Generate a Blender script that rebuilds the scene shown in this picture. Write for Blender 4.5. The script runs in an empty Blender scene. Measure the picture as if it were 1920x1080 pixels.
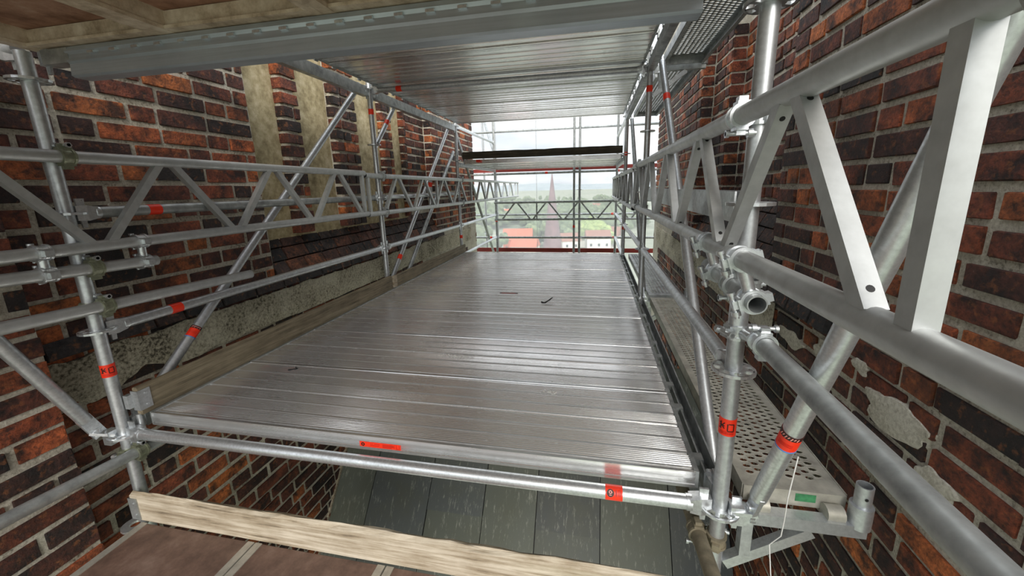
import bpy, math, random
from mathutils import Vector, Matrix, noise
random.seed(11)
sc = bpy.context.scene
C = sc.collection
# ------------------------------------------------------------------ camera
F, YAW, PITCH, ROLL, CZ = 720.37, 0.1971, -0.21355, -0.02455, 1.0582
def cam_axes():
    cy, sy, cp, sp = math.cos(YAW), math.sin(YAW), math.cos(PITCH), math.sin(PITCH)
    f = Vector((-sy*cp, cy*cp, sp)); r = Vector((cy, sy, 0)); u = r.cross(f)
    c, s = math.cos(ROLL), math.sin(ROLL)
    return c*r+s*u, -s*r+c*u, f
CR, CU, CF = cam_axes()
cd = bpy.data.cameras.new('camera'); cam = bpy.data.objects.new('camera', cd); C.objects.link(cam)
m4 = Matrix((CR, CU, -CF)).transposed().to_4x4(); m4.translation = (0, 0, CZ)
cam.matrix_world = m4
cd.sensor_width = 36; cd.lens = F/1920*36
cd.shift_x = -12.26/1920; cd.shift_y = -30.86/1920
cd.clip_start = .02; cd.clip_end = 20000
sc.camera = cam
def proj(P):
    d = Vector(P)-Vector((0, 0, CZ)); w = d.dot(CF)
    if w < .05: return None
    return 972.26+F*d.dot(CR)/w, 509.14-F*d.dot(CU)/w, w
# ------------------------------------------------------------------ world, exposure
sc.view_settings.view_transform = 'Standard'; sc.view_settings.look = 'None'
sc.view_settings.gamma = 1; sc.view_settings.use_curve_mapping = False
sc.view_settings.exposure = 0.42
W = bpy.data.worlds.new('overcast_sky'); sc.world = W; W.use_nodes = True
nt = W.node_tree; N = nt.nodes; L = nt.links
for n in list(N): N.remove(n)
tc = N.new('ShaderNodeTexCoord'); mp = N.new('ShaderNodeMapping'); mp.inputs['Scale'].default_value = (1, 1, 3.2)
nz = N.new('ShaderNodeTexNoise'); nz.inputs['Scale'].default_value = 3.2; nz.inputs['Detail'].default_value = 7
rp = N.new('ShaderNodeValToRGB'); rp.color_ramp.elements[0].position = .38; rp.color_ramp.elements[1].position = .60
rp.color_ramp.elements[0].color = (.56, .62, .70, 1); rp.color_ramp.elements[1].color = (1, 1, 1, 1)
bg = N.new('ShaderNodeBackground'); bg.inputs['Strength'].default_value = 1.9; out = N.new('ShaderNodeOutputWorld')
L.new(tc.outputs['Generated'], mp.inputs['Vector']); L.new(mp.outputs[0], nz.inputs['Vector'])
L.new(nz.outputs['Fac'], rp.inputs[0]); L.new(rp.outputs[0], bg.inputs['Color'])
sp = N.new('ShaderNodeSeparateXYZ'); L.new(tc.outputs['Generated'], sp.inputs[0])
ov = N.new('ShaderNodeMath'); ov.operation = 'MULTIPLY_ADD'; ov.use_clamp = False   # CIE overcast sky: L = Lz (1 + 2 sin h) / 3
cl = N.new('ShaderNodeMath'); cl.operation = 'MAXIMUM'; cl.inputs[1].default_value = 0
L.new(sp.outputs['Z'], cl.inputs[0]); L.new(cl.outputs[0], ov.inputs[0]); ov.inputs[1].default_value = 1.7; ov.inputs[2].default_value = .85
L.new(ov.outputs[0], bg.inputs['Strength']); L.new(bg.outputs[0], out.inputs['Surface'])
# soft sun behind thin cloud, behind the viewer's right shoulder
sd = bpy.data.lights.new('hazy_sun', 'SUN'); sun = bpy.data.objects.new('hazy_sun', sd); C.objects.link(sun)
sd.energy = 2.4; sd.angle = math.radians(35); sd.color = (1, .95, .86)
sun.rotation_euler = Vector((-.28, .8, -.5)).to_track_quat('-Z', 'Y').to_euler()
# ------------------------------------------------------------------ materials
def newmat(name):
    m = bpy.data.materials.new(name); m.use_nodes = True
    t = m.node_tree; b = t.nodes['Principled BSDF']
    return m, t, b
def nnode(t, kind, **kw):
    n = t.nodes.new(kind)
    for k, v in kw.items():
        if k in n.inputs: n.inputs[k].default_value = v
        else: setattr(n, k, v)
    return n
def ramp(t, fac, stops):
    r = t.nodes.new('ShaderNodeValToRGB'); e = r.color_ramp.elements
    while len(e) < len(stops): e.new(.5)
    for i, (p, c) in enumerate(stops): e[i].position = p; e[i].color = (*c, 1)
    t.links.new(fac, r.inputs[0]); return r.outputs[0]
def g(v): return (v, v, v)
def coords(t, scale=(1, 1, 1), world=False):
    if world: s = t.nodes.new('ShaderNodeNewGeometry').outputs['Position']
    else: s = t.nodes.new('ShaderNodeTexCoord').outputs['Object']
    mp = t.nodes.new('ShaderNodeMapping'); mp.inputs['Scale'].default_value = scale
    t.links.new(s, mp.inputs['Vector']); return mp.outputs[0]
def noise_tex(t, vec, scale, detail=5, rough=.6):
    n = nnode(t, 'ShaderNodeTexNoise', Scale=scale, Detail=detail, Roughness=rough)
    t.links.new(vec, n.inputs['Vector']); return n.outputs['Fac']
def bump(t, b, h, strength=.4, dist=.01):
    n = nnode(t, 'ShaderNodeBump', Strength=strength, Distance=dist)
    t.links.new(h, n.inputs['Height']); t.links.new(n.outputs[0], b.inputs['Normal'])
def mixc(t, fac, a, c, mode='MIX'):
    n = t.nodes.new('ShaderNodeMix'); n.data_type = 'RGBA'; n.blend_type = mode
    for sock, v in ((0, fac), (6, a), (7, c)):
        if hasattr(v, 'is_linked'): t.links.new(v, n.inputs[sock])
        else: n.inputs[sock].default_value = v if sock == 0 else (*v, 1)
    return n.outputs[2]
def mval(t, op, a, c=None):
    n = t.nodes.new('ShaderNodeMath'); n.operation = op
    for i, v in enumerate((a, c)):
        if v is None: continue
        if hasattr(v, 'is_linked'): t.links.new(v, n.inputs[i])
        else: n.inputs[i].default_value = v
    return n.outputs[0]
def galv(name, lo, hi, metal=.85, r0=.3, r1=.5, scale=60, tint=(1, 1, 1)):
    m, t, b = newmat(name)
    v = coords(t, world=True)
    a = noise_tex(t, v, scale, 4); c = noise_tex(t, v, 7, 5)
    f = mval(t, 'MULTIPLY_ADD', a, .6); t.links.new(mval(t, 'MULTIPLY', c, .4), f.node.inputs[2])
    col = ramp(t, f, [(.3, tuple(lo*k for k in tint)), (.68, tuple(hi*k for k in tint))])
    t.links.new(col, b.inputs['Base Color']); b.inputs['Metallic'].default_value = metal
    t.links.new(ramp(t, f, [(.3, g(r1)), (.7, g(r0))]), b.inputs['Roughness'])
    bump(t, b, a, .12, .002)
    return m
M = {}
M['galv'] = galv('galvanised_steel', .42, .70, .8, .32, .5, tint=(.96, 1, 1.03))
M['galv_dull'] = galv('weathered_and_silhouette_steel', .22, .56, .65, .35, .6, 22, tint=(.95, 1, 1))  # weathered steel; its dark tone also paints the far posts' silhouette
M['galv_bright'] = galv('bright_galvanised_steel', .5, .85, .85, .25, .45, 90, tint=(.96, 1, 1.03))
M['alu_tube'] = galv('grey_aluminium', .42, .58, .6, .38, .55, 25, tint=(.97, 1, 1))
M['olive_steel'] = galv('olive_passivated_steel', .2, .38, .7, .35, .55, 70, tint=(.95, 1, .72))
M['rust_tube'] = galv('old_brown_tube_steel', .1, .26, .35, .5, .75, 22, tint=(1.1, .95, .66))
M['dark_hole'] = newmat('hole_black')[0]; M['dark_hole'].node_tree.nodes['Principled BSDF'].inputs['Base Color'].default_value = (.006, .006, .006, 1)
def deck_mat(name, lo, hi, r0, r1, metal=1.0, tint=(1, 1, 1)):
    m, t, b = newmat(name)
    v = coords(t, (1.0, 40, 40), True); v2 = coords(t, (1, 1, 1), True)
    a = noise_tex(t, v, 2.2, 5); c = noise_tex(t, v2, 4.5, 6); d = noise_tex(t, v2, 95, 3)
    f = mval(t, 'ADD', mval(t, 'MULTIPLY', a, .55), mval(t, 'MULTIPLY', c, .45))
    col = ramp(t, f, [(.32, tuple(lo*k for k in tint)), (.66, tuple(hi*k for k in tint))])
    spk = ramp(t, d, [(.70, g(1)), (.76, g(.6))])
    t.links.new(mixc(t, .5, col, spk, 'MULTIPLY'), b.inputs['Base Color'])
    t.links.new(ramp(t, f, [(.3, g(r1)), (.7, g(r0))]), b.inputs['Roughness'])
    b.inputs['Metallic'].default_value = metal
    return m
M['deck'] = deck_mat('worn_aluminium_deck', .66, .92, .17, .32, .86)
M['deck_face'] = deck_mat('aluminium_profile', .6, .8, .22, .4, .9)
M['toothed'] = deck_mat('toothed_steel_ledger', .42, .62, .3, .46, .55, (.9, 1, 1.12))
def flat(name, col, rough=.6, metal=0, vary=.12, scale=30, bmp=.1):
    m, t, b = newmat(name)
    a = noise_tex(t, coords(t, world=True), scale, 5)
    t.links.new(ramp(t, a, [(.3, tuple(c*(1-vary) for c in col)), (.7, tuple(c*(1+vary) for c in col))]), b.inputs['Base Color'])
    b.inputs['Roughness'].default_value = rough; b.inputs['Metallic'].default_value = metal
    if bmp: bump(t, b, a, bmp, .004)
    return m
M['tape'] = flat('orange_red_tape', (.86, .035, .008), .4, 0, .06, 12, 0)
M['tape_dark'] = flat('tape_print_black', (.03, .006, .004), .5, 0, .1, 40, 0)
M['tape_print'] = flat('tape_print_red', (.42, .012, .005), .5, 0, .1, 40, 0)
M['tape_pale'] = flat('tape_print_pale', (.85, .35, .3), .5, 0, .1, 40, 0)
M['tape_blue'] = flat('blue_tape_edge', (.1, .25, .6), .5, 0, .1, 40, 0)
M['zip'] = flat('white_plastic', (.7, .7, .68), .4, 0, .05, 40, 0)
M['paint_green'] = flat('green_paint_mark', (.04, .2, .08), .6, 0, .3, 60, 0)
M['perf'] = flat('perforated_steel_grey_beige', (.40, .385, .33), .5, .35, .28, 14, .08)
M['red_board'] = flat('dark_red_board', (.25, .03, .022), .6, 0, .2, 8)
def brickmat(name, stops, soot_amt=.5, dark_scale=9):
    m, t, b = newmat(name)
    oi = t.nodes.new('ShaderNodeObjectInfo').outputs['Random']
    at = nnode(t, 'ShaderNodeAttribute', attribute_name='rnd').outputs['Fac']
    r = mval(t, 'FRACT', mval(t, 'ADD', oi, at))
    col = ramp(t, r, stops)
    v = coords(t, world=True)
    n1 = noise_tex(t, v, dark_scale, 6, .65); n2 = noise_tex(t, v, 70, 6, .7); n3 = noise_tex(t, v, 2.1, 4)
    blot = ramp(t, n1, [(.36, g(.12)), (.48, g(.75)), (.66, g(1.45))])
    fine = ramp(t, n2, [(.3, g(.3)), (.48, g(1)), (.72, g(1.7))])
    soot = ramp(t, n3, [(.42, g(1)), (.66, g(1-soot_amt))])
    c = mixc(t, 1, col, blot, 'MULTIPLY'); c = mixc(t, 1, c, fine, 'MULTIPLY'); c = mixc(t, 1, c, soot, 'MULTIPLY')
    n5 = noise_tex(t, v, 19, 7, .72); n6 = noise_tex(t, v, 31, 5, .6)
    c = mixc(t, ramp(t, n5, [(.54, g(0)), (.64, g(.7))]), c, (.012, .009, .009))
    c = mixc(t, ramp(t, n6, [(.56, g(0)), (.68, g(.55))]), c, mixc(t, .5, c, (.55, .19, .055)))
    n4 = noise_tex(t, coords(t, (1, 1, .5), True), 24, 6, .75)
    c = mixc(t, ramp(t, n4, [(.68, g(0)), (.74, g(.5))]), c, (.45, .4, .33))
    t.links.new(c, b.inputs['Base Color']); b.inputs['Roughness'].default_value = .78
    h = mval(t, 'ADD', mval(t, 'MULTIPLY', n2, .6), n1); bump(t, b, h, 1, .018)
    return m
M['brick'] = brickmat('medieval_red_brick', [(0, (.022, .013, .011)), (.22, (.06, .02, .014)), (.45, (.14, .035, .018)), (.7, (.27, .062, .022)), (.88, (.46, .13, .03)), (1, (.34, .075, .026))], .75)
M['brick_dark'] = brickmat('soot_blackened_brick', [(0, (.02, .018, .018)), (.5, (.05, .034, .03)), (.85, (.10, .04, .026)), (1, (.2, .07, .03))], .5, 14)
def grit(name, stops, s1, s2, bs, bd, rough=.9):
    m, t, b = newmat(name); v = coords(t, world=True)
    a = noise_tex(t, v, s1, 6, .7); c = noise_tex(t, v, s2, 5, .6)
    f = mval(t, 'ADD', mval(t, 'MULTIPLY', a, .6), mval(t, 'MULTIPLY', c, .4))
    t.links.new(ramp(t, f, stops), b.inputs['Base Color']); b.inputs['Roughness'].default_value = rough
    bump(t, b, a, bs, bd); return m
M['mortar'] = grit('lime_mortar', [(.36, (.15, .13, .10)), (.45, (.44, .40, .32)), (.6, (.68, .64, .54))], 75, 5, .9, .012)
M['plaster'] = grit('pebbly_roughcast', [(.39, (.10, .085, .06)), (.46, (.46, .41, .30)), (.57, (.74, .69, .55))], 55, 4, 1, .03)
M['niche_plaster'] = grit('sunlit_tint_niche_plaster', [(.33, (.19, .15, .075)), (.5, (.44, .365, .21)), (.66, (.66, .58, .39))], 16, 5, .4, .008)  # plaster whose yellow tint puts sunlight on the niches into the colour
M['dirt'] = grit('pale_grit', [(.35, (.4, .4, .38)), (.6, (.75, .75, .73))], 80, 10, .5, .004)
def wood(name, axis, stops, rough=.75):
    m, t, b = newmat(name)
    s = [22, 22, 22]; s[axis] = 1.1
    a = noise_tex(t, coords(t, tuple(s), True), 2.6, 8, .68); c = noise_tex(t, coords(t, world=True), 5, 5)
    f = mval(t, 'ADD', mval(t, 'MULTIPLY', a, .7), mval(t, 'MULTIPLY', c, .3))
    t.links.new(ramp(t, f, stops), b.inputs['Base Color']); b.inputs['Roughness'].default_value = rough
    bump(t, b, a, .5, .006); return m
WS = [(.33, (.07, .05, .03)), (.48, (.24, .19, .125)), (.66, (.42, .35, .25))]
M['wood_x'] = wood('weathered_timber', 0, [(.34, (.09, .068, .045)), (.44, (.33, .265, .18)), (.6, (.60, .53, .42))])
M['wood_y'] = wood('grey_weathered_timber', 1, [(.33, (.06, .048, .03)), (.48, (.19, .155, .10)), (.66, (.33, .28, .19))])
M['wood_dark'] = wood('dark_weathered_timber', 0, [(.35, (.02, .016, .01)), (.5, (.06, .048, .03)), (.66, (.14, .11, .07))])
M['ply'] = grit('brown_film_faced_plywood', [(.36, (.075, .045, .035)), (.52, (.14, .085, .065)), (.72, (.23, .16, .13))], 14, 4, .15, .004, .5)
M['ply_under'] = grit('brown_plywood_underside', [(.36, (.16, .07, .04)), (.52, (.38, .21, .14)), (.7, (.6, .45, .35))], 9, 3, .2, .005, .7)
M['frame'] = grit('dusty_deck_frame', [(.36, (.26, .19, .125)), (.5, (.55, .44, .33)), (.66, (.78, .68, .56))], 15, 4, .15, .004, .6)
M['frame_metal'] = galv('dusty_frame_edge', .3, .5, .5, .4, .6, 30, tint=(1.05, 1, .88))
def slate():
    m, t, b = newmat('flecked_slate')
    oi = t.nodes.new('ShaderNodeObjectInfo').outputs['Random']
    base = ramp(t, oi, [(0, (.06, .066, .066)), (.5, (.10, .11, .09)), (1, (.075, .085, .09))])
    fl = noise_tex(t, coords(t, (34, 7, 7), True), 1.3, 5, .75)
    c = mixc(t, ramp(t, fl, [(.56, g(0)), (.70, g(.6))]), base, (.42, .43, .37))
    c2 = mixc(t, ramp(t, noise_tex(t, coords(t, world=True), 3, 5), [(.4, g(0)), (.7, g(.5))]), c, (.085, .088, .055))
    t.links.new(c2, b.inputs['Base Color']); b.inputs['Roughness'].default_value = .6
    bump(t, b, fl, .25, .004); return m
M['slate'] = slate()
M['leaf'] = grit('tree_foliage', [(.35, (.04, .06, .03)), (.5, (.10, .14, .07)), (.65, (.22, .26, .13))], .6, .2, .6, .6)
M['leaf_pale'] = grit('pale_tree_foliage', [(.35, (.08, .12, .03)), (.5, (.2, .27, .08)), (.65, (.36, .42, .16))], .6, .2, .6, .6)
M['bark'] = flat('bark', (.08, .06, .04), .9)
M['roof_red'] = flat('red_roof_tiles', (.45, .1, .05), .8, 0, .25, 1.5)
M['roof_brown'] = flat('brown_roof_tiles', (.22, .09, .06), .8, 0, .25, 1.5)
M['render_wall'] = flat('pale_house_wall', (.62, .6, .55), .85, 0, .1, .5)
M['pane'] = flat('dark_window_glass', (.04, .05, .06), .15, 0, .1, 1, 0)
M['spire'] = flat('purple_brown_spire', (.16, .09, .1), .7, 0, .25, 1.2)
M['ground'] = grit('wooded_land', [(.35, (.09, .11, .07)), (.5, (.17, .19, .13)), (.65, (.30, .30, .25))], .06, .012, 0, .1)
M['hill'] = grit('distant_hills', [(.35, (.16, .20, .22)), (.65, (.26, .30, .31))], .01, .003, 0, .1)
def netmat():
    m = bpy.data.materials.new('scaffold_net_film'); m.use_nodes = True; t = m.node_tree
    for n in list(t.nodes): t.nodes.remove(n)
    o = t.nodes.new('ShaderNodeOutputMaterial'); mx = t.nodes.new('ShaderNodeMixShader'); tr = t.nodes.new('ShaderNodeBsdfTransparent')
    tl = t.nodes.new('ShaderNodeBsdfTranslucent'); tl.inputs[0].default_value = (.93, .95, .96, 1)
    f = noise_tex(t, coords(t, world=True), .7, 3)
    t.links.new(ramp(t, f, [(.3, g(.24)), (.7, g(.36))]), mx.inputs[0])
    t.links.new(tr.outputs[0], mx.inputs[1]); t.links.new(tl.outputs[0], mx.inputs[2]); t.links.new(mx.outputs[0], o.inputs[0])
    return m
M['net'] = netmat()
# ------------------------------------------------------------------ mesh helpers
LOC = {}
class MB:
    def __init__(s): s.v = []; s.f = []; s.sm = []
    def add(s, vs, fs, smooth=False):
        k = len(s.v); s.v += [Vector(v) for v in vs]
        for f in fs:
            s.f.append([i+k for i in f]); s.sm.append(smooth)
        return s
    def box(s, c, d, rot=None, bev=0):
        c = Vector(c); h = Vector(d)*.5
        vs = [Vector((x*h.x, y*h.y, z*h.z)) for x in (-1, 1) for y in (-1, 1) for z in (-1, 1)]
        if rot is not None: vs = [rot @ v for v in vs]
        return s.add([c+v for v in vs], [(0, 1, 3, 2), (4, 6, 7, 5), (0, 4, 5, 1), (2, 3, 7, 6), (0, 2, 6, 4), (1, 5, 7, 3)])
    def span(s, a, b): # box from corner a to corner b
        a, b = Vector(a), Vector(b); return s.box((a+b)/2, [abs(x) for x in (b-a)])
    def bar(s, p, q, w, h, up=(0, 0, 1)): # rectangular bar
        p, q = Vector(p), Vector(q); d = q-p; z = d.normalized(); x = Vector(up).cross(z)
        if x.length < 1e-4: x = Vector((1, 0, 0)).cross(z)
        x.normalize(); y = z.cross(x)
        return s.box((p+q)/2, (w, h, d.length), Matrix((x, y, z)).transposed())
    def tube(s, p, q, r, n=16, wall=0, r2=None):
        p, q = Vector(p), Vector(q); d = q-p; z = d.normalized()
        x = z.cross(Vector((0, 0, 1)) if abs(z.z) < .9 else Vector((1, 0, 0))).normalized(); y = z.cross(x)
        r2 = r if r2 is None else r2
        ring = lambda c, rr: [c+(x*math.cos(2*math.pi*i/n)+y*math.sin(2*math.pi*i/n))*rr for i in range(n)]
        vs = ring(p, r)+ring(q, r2)
        s.add(vs, [(i, (i+1) % n, n+(i+1) % n, n+i) for i in range(n)], True)
        if wall:
            ri = r-wall; L1 = ring(p, r)+ring(q, r)+ring(p, ri)+ring(q, ri)
            s.add(L1, [(2*n+(i+1) % n, 2*n+i, 3*n+i, 3*n+(i+1) % n) for i in range(n)], True)
            s.add(L1, [((i+1) % n, i, 2*n+i, 2*n+(i+1) % n) for i in range(n)]+[(n+i, n+(i+1) % n, 3*n+(i+1) % n, 3*n+i) for i in range(n)])
        else:
            s.add(vs, [tuple(range(n-1, -1, -1)), tuple(range(n, 2*n))])
        return s
    def ring(s, c, axis, r0, r1, h, n=20): # flat washer
        c, z = Vector(c), Vector(axis).normalized()
        x = z.cross(Vector((0, 0, 1)) if abs(z.z) < .9 else Vector((1, 0, 0))).normalized(); y = z.cross(x)
        rg = lambda rr, o: [c+z*o+(x*math.cos(2*math.pi*i/n)+y*math.sin(2*math.pi*i/n))*rr for i in range(n)]
        vs = rg(r0, -h/2)+rg(r1, -h/2)+rg(r0, h/2)+rg(r1, h/2); fs = []
        for i in range(n):
            j = (i+1) % n
            fs += [(i, n+i, n+j, j), (2*n+i, 2*n+j, 3*n+j, 3*n+i), (n+i, 3*n+i, 3*n+j, n+j), (j, 2*n+j, 2*n+i, i)]
        return s.add(vs, fs)
    def extrude(s, poly, x0, x1, axis=0): # poly of 2D points in the other two axes
        def P(a, b, t): return (t, a, b) if axis == 0 else ((a, t, b) if axis == 1 else (a, b, t))
        n = len(poly); vs = [P(a, b, x0) for a, b in poly]+[P(a, b, x1) for a, b in poly]
        return s.add(vs, [(i, (i+1) % n, n+(i+1) % n, n+i) for i in range(n)]+[tuple(range(n-1, -1, -1)), tuple(range(n, 2*n))])
    def mesh(s, name, off=Vector()):
        me = bpy.data.meshes.new(name); me.from_pydata([v-off for v in s.v], [], s.f)
        me.polygons.foreach_set('use_smooth', s.sm); me.update()
        return me
    def build(s, name, mat, parent=None):
        o = bpy.data.objects.new(name, s.mesh(name, LOC.get(parent.name, Vector()) if parent else Vector()))
        o.data.materials.append(M[mat]); C.objects.link(o)
        LOC[o.name] = LOC.get(parent.name, Vector()) if parent else Vector()
        if parent: o.parent = parent
        return o
def empty(name, loc, label, cat, group=None):
    o = bpy.data.objects.new(name, None); C.objects.link(o); o.location = loc; o.empty_display_size = .1
    LOC[o.name] = Vector(loc); o['label'] = label; o['category'] = cat
    if group: o['group'] = group
    return o
def tag(o, label, cat, group=None):
    o['label'] = label; o['category'] = cat
    if group: o['group'] = group
    return o
def struct(o, label=None, cat=None):
    o['kind'] = 'structure'
    if label: o['label'] = label
    if cat: o['category'] = cat
    return o
def copy_tree(o, parent=None, **kw):
    c = o.copy(); C.objects.link(c); c.parent = parent
    for ch in list(o.children): copy_tree(ch, c)
    return c
# ================================================================== brick walls
PITCH_Z, BL = .103, .285
def unit_brick(seed):
    rd = random.Random(seed); vs = []; idx = {}
    bev = (.07, .016, .05)
    for sx in (-1, 1):
        for sy in (-1, 1):
            for sz in (-1, 1):
                for ax in range(3):
                    p = [sx*.5, sy*.5, sz*.5]; sg = (sx, sy, sz)
                    for k in range(3):
                        if k != ax: p[k] -= sg[k]*bev[k]*rd.uniform(.35, 1.5)
                    p[ax] += sg[ax]*rd.uniform(-.05, .03)*(1, .14, .6)[ax]
                    idx[(sx, sy, sz, ax)] = len(vs); vs.append(p)
    fs = []
    for ax in range(3):
        a, b = [k for k in range(3) if k != ax]
        for sg in (-1, 1):
            def key(u, w):
                q = [0, 0, 0]; q[ax] = sg; q[a] = u; q[b] = w; return idx[(*q, ax)]
            fs.append([key(-1, -1), key(1, -1), key(1, 1), key(-1, 1)])
        for u in (-1, 1):
            for w in (-1, 1):
                def k2(t, face):
                    q = [0, 0, 0]; q[ax] = t; q[a] = u; q[b] = w; return idx[(*q, face)]
                fs.append([k2(-1, a), k2(1, a), k2(1, b), k2(-1, b)])
    for sx in (-1, 1):
        for sy in (-1, 1):
            for sz in (-1, 1): fs.append([idx[(sx, sy, sz, k)] for k in range(3)])
    # orient outwards
    for i, f in enumerate(fs):
        p = [Vector(vs[k]) for k in f]; nrm = (p[1]-p[0]).cross(p[2]-p[0]); c = sum(p, Vector())/len(p)
        if nrm.dot(c) < 0: fs[i] = f[::-1]
    return vs, fs
UB = [unit_brick(50+i) for i in range(10)]
UM = {}
def unit_mesh(k, mat):
    if (k, mat) not in UM:
        me = bpy.data.meshes.new('brick'); me.from_pydata(UB[k][0], [], UB[k][1])
        me.materials.append(M[mat]); UM[(k, mat)] = me
    return UM[(k, mat)]
def lay(parent, bricks, mat, limit=290, name='brick'):
    """bricks: (centre, (dx,dy,dz), rotation about Y). The largest in view become objects, the rest one mesh."""
    def size(b):
        q = proj(b[0])
        if q is None: return 0
        if not (-60 < q[0] < 1980 and -60 < q[1] < 1140): return .001*b[1][1]/q[2]
        return b[1][2]*b[1][1]/q[2]**2
    bricks = sorted(bricks, key=lambda b: -size(b))
    off = LOC.get(parent.name, Vector())
    for c, d, ry in bricks[:limit]:
        o = bpy.data.objects.new(name, unit_mesh(random.randrange(10), mat)); C.objects.link(o)
        o.parent = parent; o.location = Vector(c)-off; o.scale = d; o.rotation_euler = (random.gauss(0, .006), ry+random.gauss(0, .006), random.gauss(0, .006))
    rest = bricks[limit:]
    if rest:
        V, Fc, R = [], [], []
        for c, d, ry in rest:
            vs, fs = UB[random.randrange(10)]; k = len(V); rm = Matrix.Rotation(ry, 3, 'Y')
            V += [rm @ Vector((v[0]*d[0], v[1]*d[1], v[2]*d[2]))+Vector(c)-off for v in vs]
            Fc += [[i+k for i in f] for f in fs]; R += [random.random()]*len(fs)
        me = bpy.data.meshes.new('far_bricks'); me.from_pydata(V, [], Fc); me.materials.append(M[mat])
        a = me.attributes.new('rnd', 'FLOAT', 'FACE'); a.data.foreach_set('value', R)
        o = bpy.data.objects.new('brick_mass', me); C.objects.link(o); o.parent = parent; o['kind'] = 'stuff'
def courses(x, s, y0, y1, z0, z1, depth=.06, skip=None, bl=BL):
    """face parallel to Y at X=x, the wall lying on side s"""
    res = []; k = math.floor(z0/PITCH_Z)
    while k*PITCH_Z < z1-.02:
        z = (k+.5)*PITCH_Z
        ya = y0; first = True; ph = random.random()
        pat = [1, 1, .5] if k % 2 else [.5, 1, 1]
        i = random.randrange(3) if y1-y0 > 1 else k % 2
        while ya < y1-.01:
            Lb = bl*pat[i % 3]*random.uniform(.93, 1.06); i += 1
            if first: Lb *= (.55 if k % 2 else 1); first = False
            yb = min(ya+Lb, y1)
            if y1-yb < .07: yb = y1
            gap = random.uniform(.018, .030)
            yc, ly = (ya+yb)/2, yb-ya-gap
            if ly > .03 and not (skip and skip(yc, z)):
                pr = random.uniform(-.001, .007)
                res.append(((x+s*(depth/2-pr), yc, z+random.gauss(0, .0022)), (depth, ly, PITCH_Z-random.uniform(.019, .031)), 0))
            ya = yb
        k += 1
    return res
def courses_y(y, x0, x1, z0, z1, depth=.06):
    """face towards the viewer (normal -Y)"""
    res = []; k = math.floor(z0/PITCH_Z)
    while k*PITCH_Z < z1-.02:
        z = (k+.5)*PITCH_Z; cuts = [x0, x1] if (x1-x0 < .2) else ([x0, (x0+x1)/2, x1] if k % 2 else [x0, x0+(x1-x0)*.33, x1])
        for a, b in zip(cuts, cuts[1:]):
            res.append((((a+b)/2, y+depth/2, z), (b-a-.014, depth, PITCH_Z-.017), 0))
        k += 1
    return res
def plaster_strip(x, s, y0, y1, zt, zb, parent, name, rag=.05):
    mb = MB(); n = int((y1-y0)/.025); th = .014
    tops, bots = [], []
    for i in range(n+1):
        y = y0+(y1-y0)*i/n
        t = zt+.02*noise.noise((y*6, s*3, 1))+.01*noise.noise((y*21, 5, s))
        near = max(0, min(1, (2.6-y)/1.2))
        b = zb+rag*(near*1.1+.15)*(noise.noise((y*4.3, 7+s, 3))+.5*noise.noise((y*13, 2, s)))+.03*near
        tops.append((y, t)); bots.append((y, min(b, t-.03)))
    xo, xi = x-s*th, x+s*.03; V = []; Fs = []
    rows = 7
    for (y, t), (_, b) in zip(tops, bots):
        for k in range(rows):
            z = t+(b-t)*k/(rows-1); V.append((xo+s*.008*noise.noise((y*9, z*9, s*4)), y, z))
        V.append((xi, y, t)); V.append((xi, y, b))
    m = rows+2
    for i in range(n):
        a, b = i*m, (i+1)*m
        for k in range(rows-1): Fs.append((a+k, a+k+1, b+k+1, b+k))
        Fs.append((a, b, b+rows, a+rows)); Fs.append((a+rows-1, a+rows+1, b+rows+1, b+rows-1))
    mb.add(V, Fs); return mb.build(name, 'plaster', parent)
XL, XR = -2.38, 1.10
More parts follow.
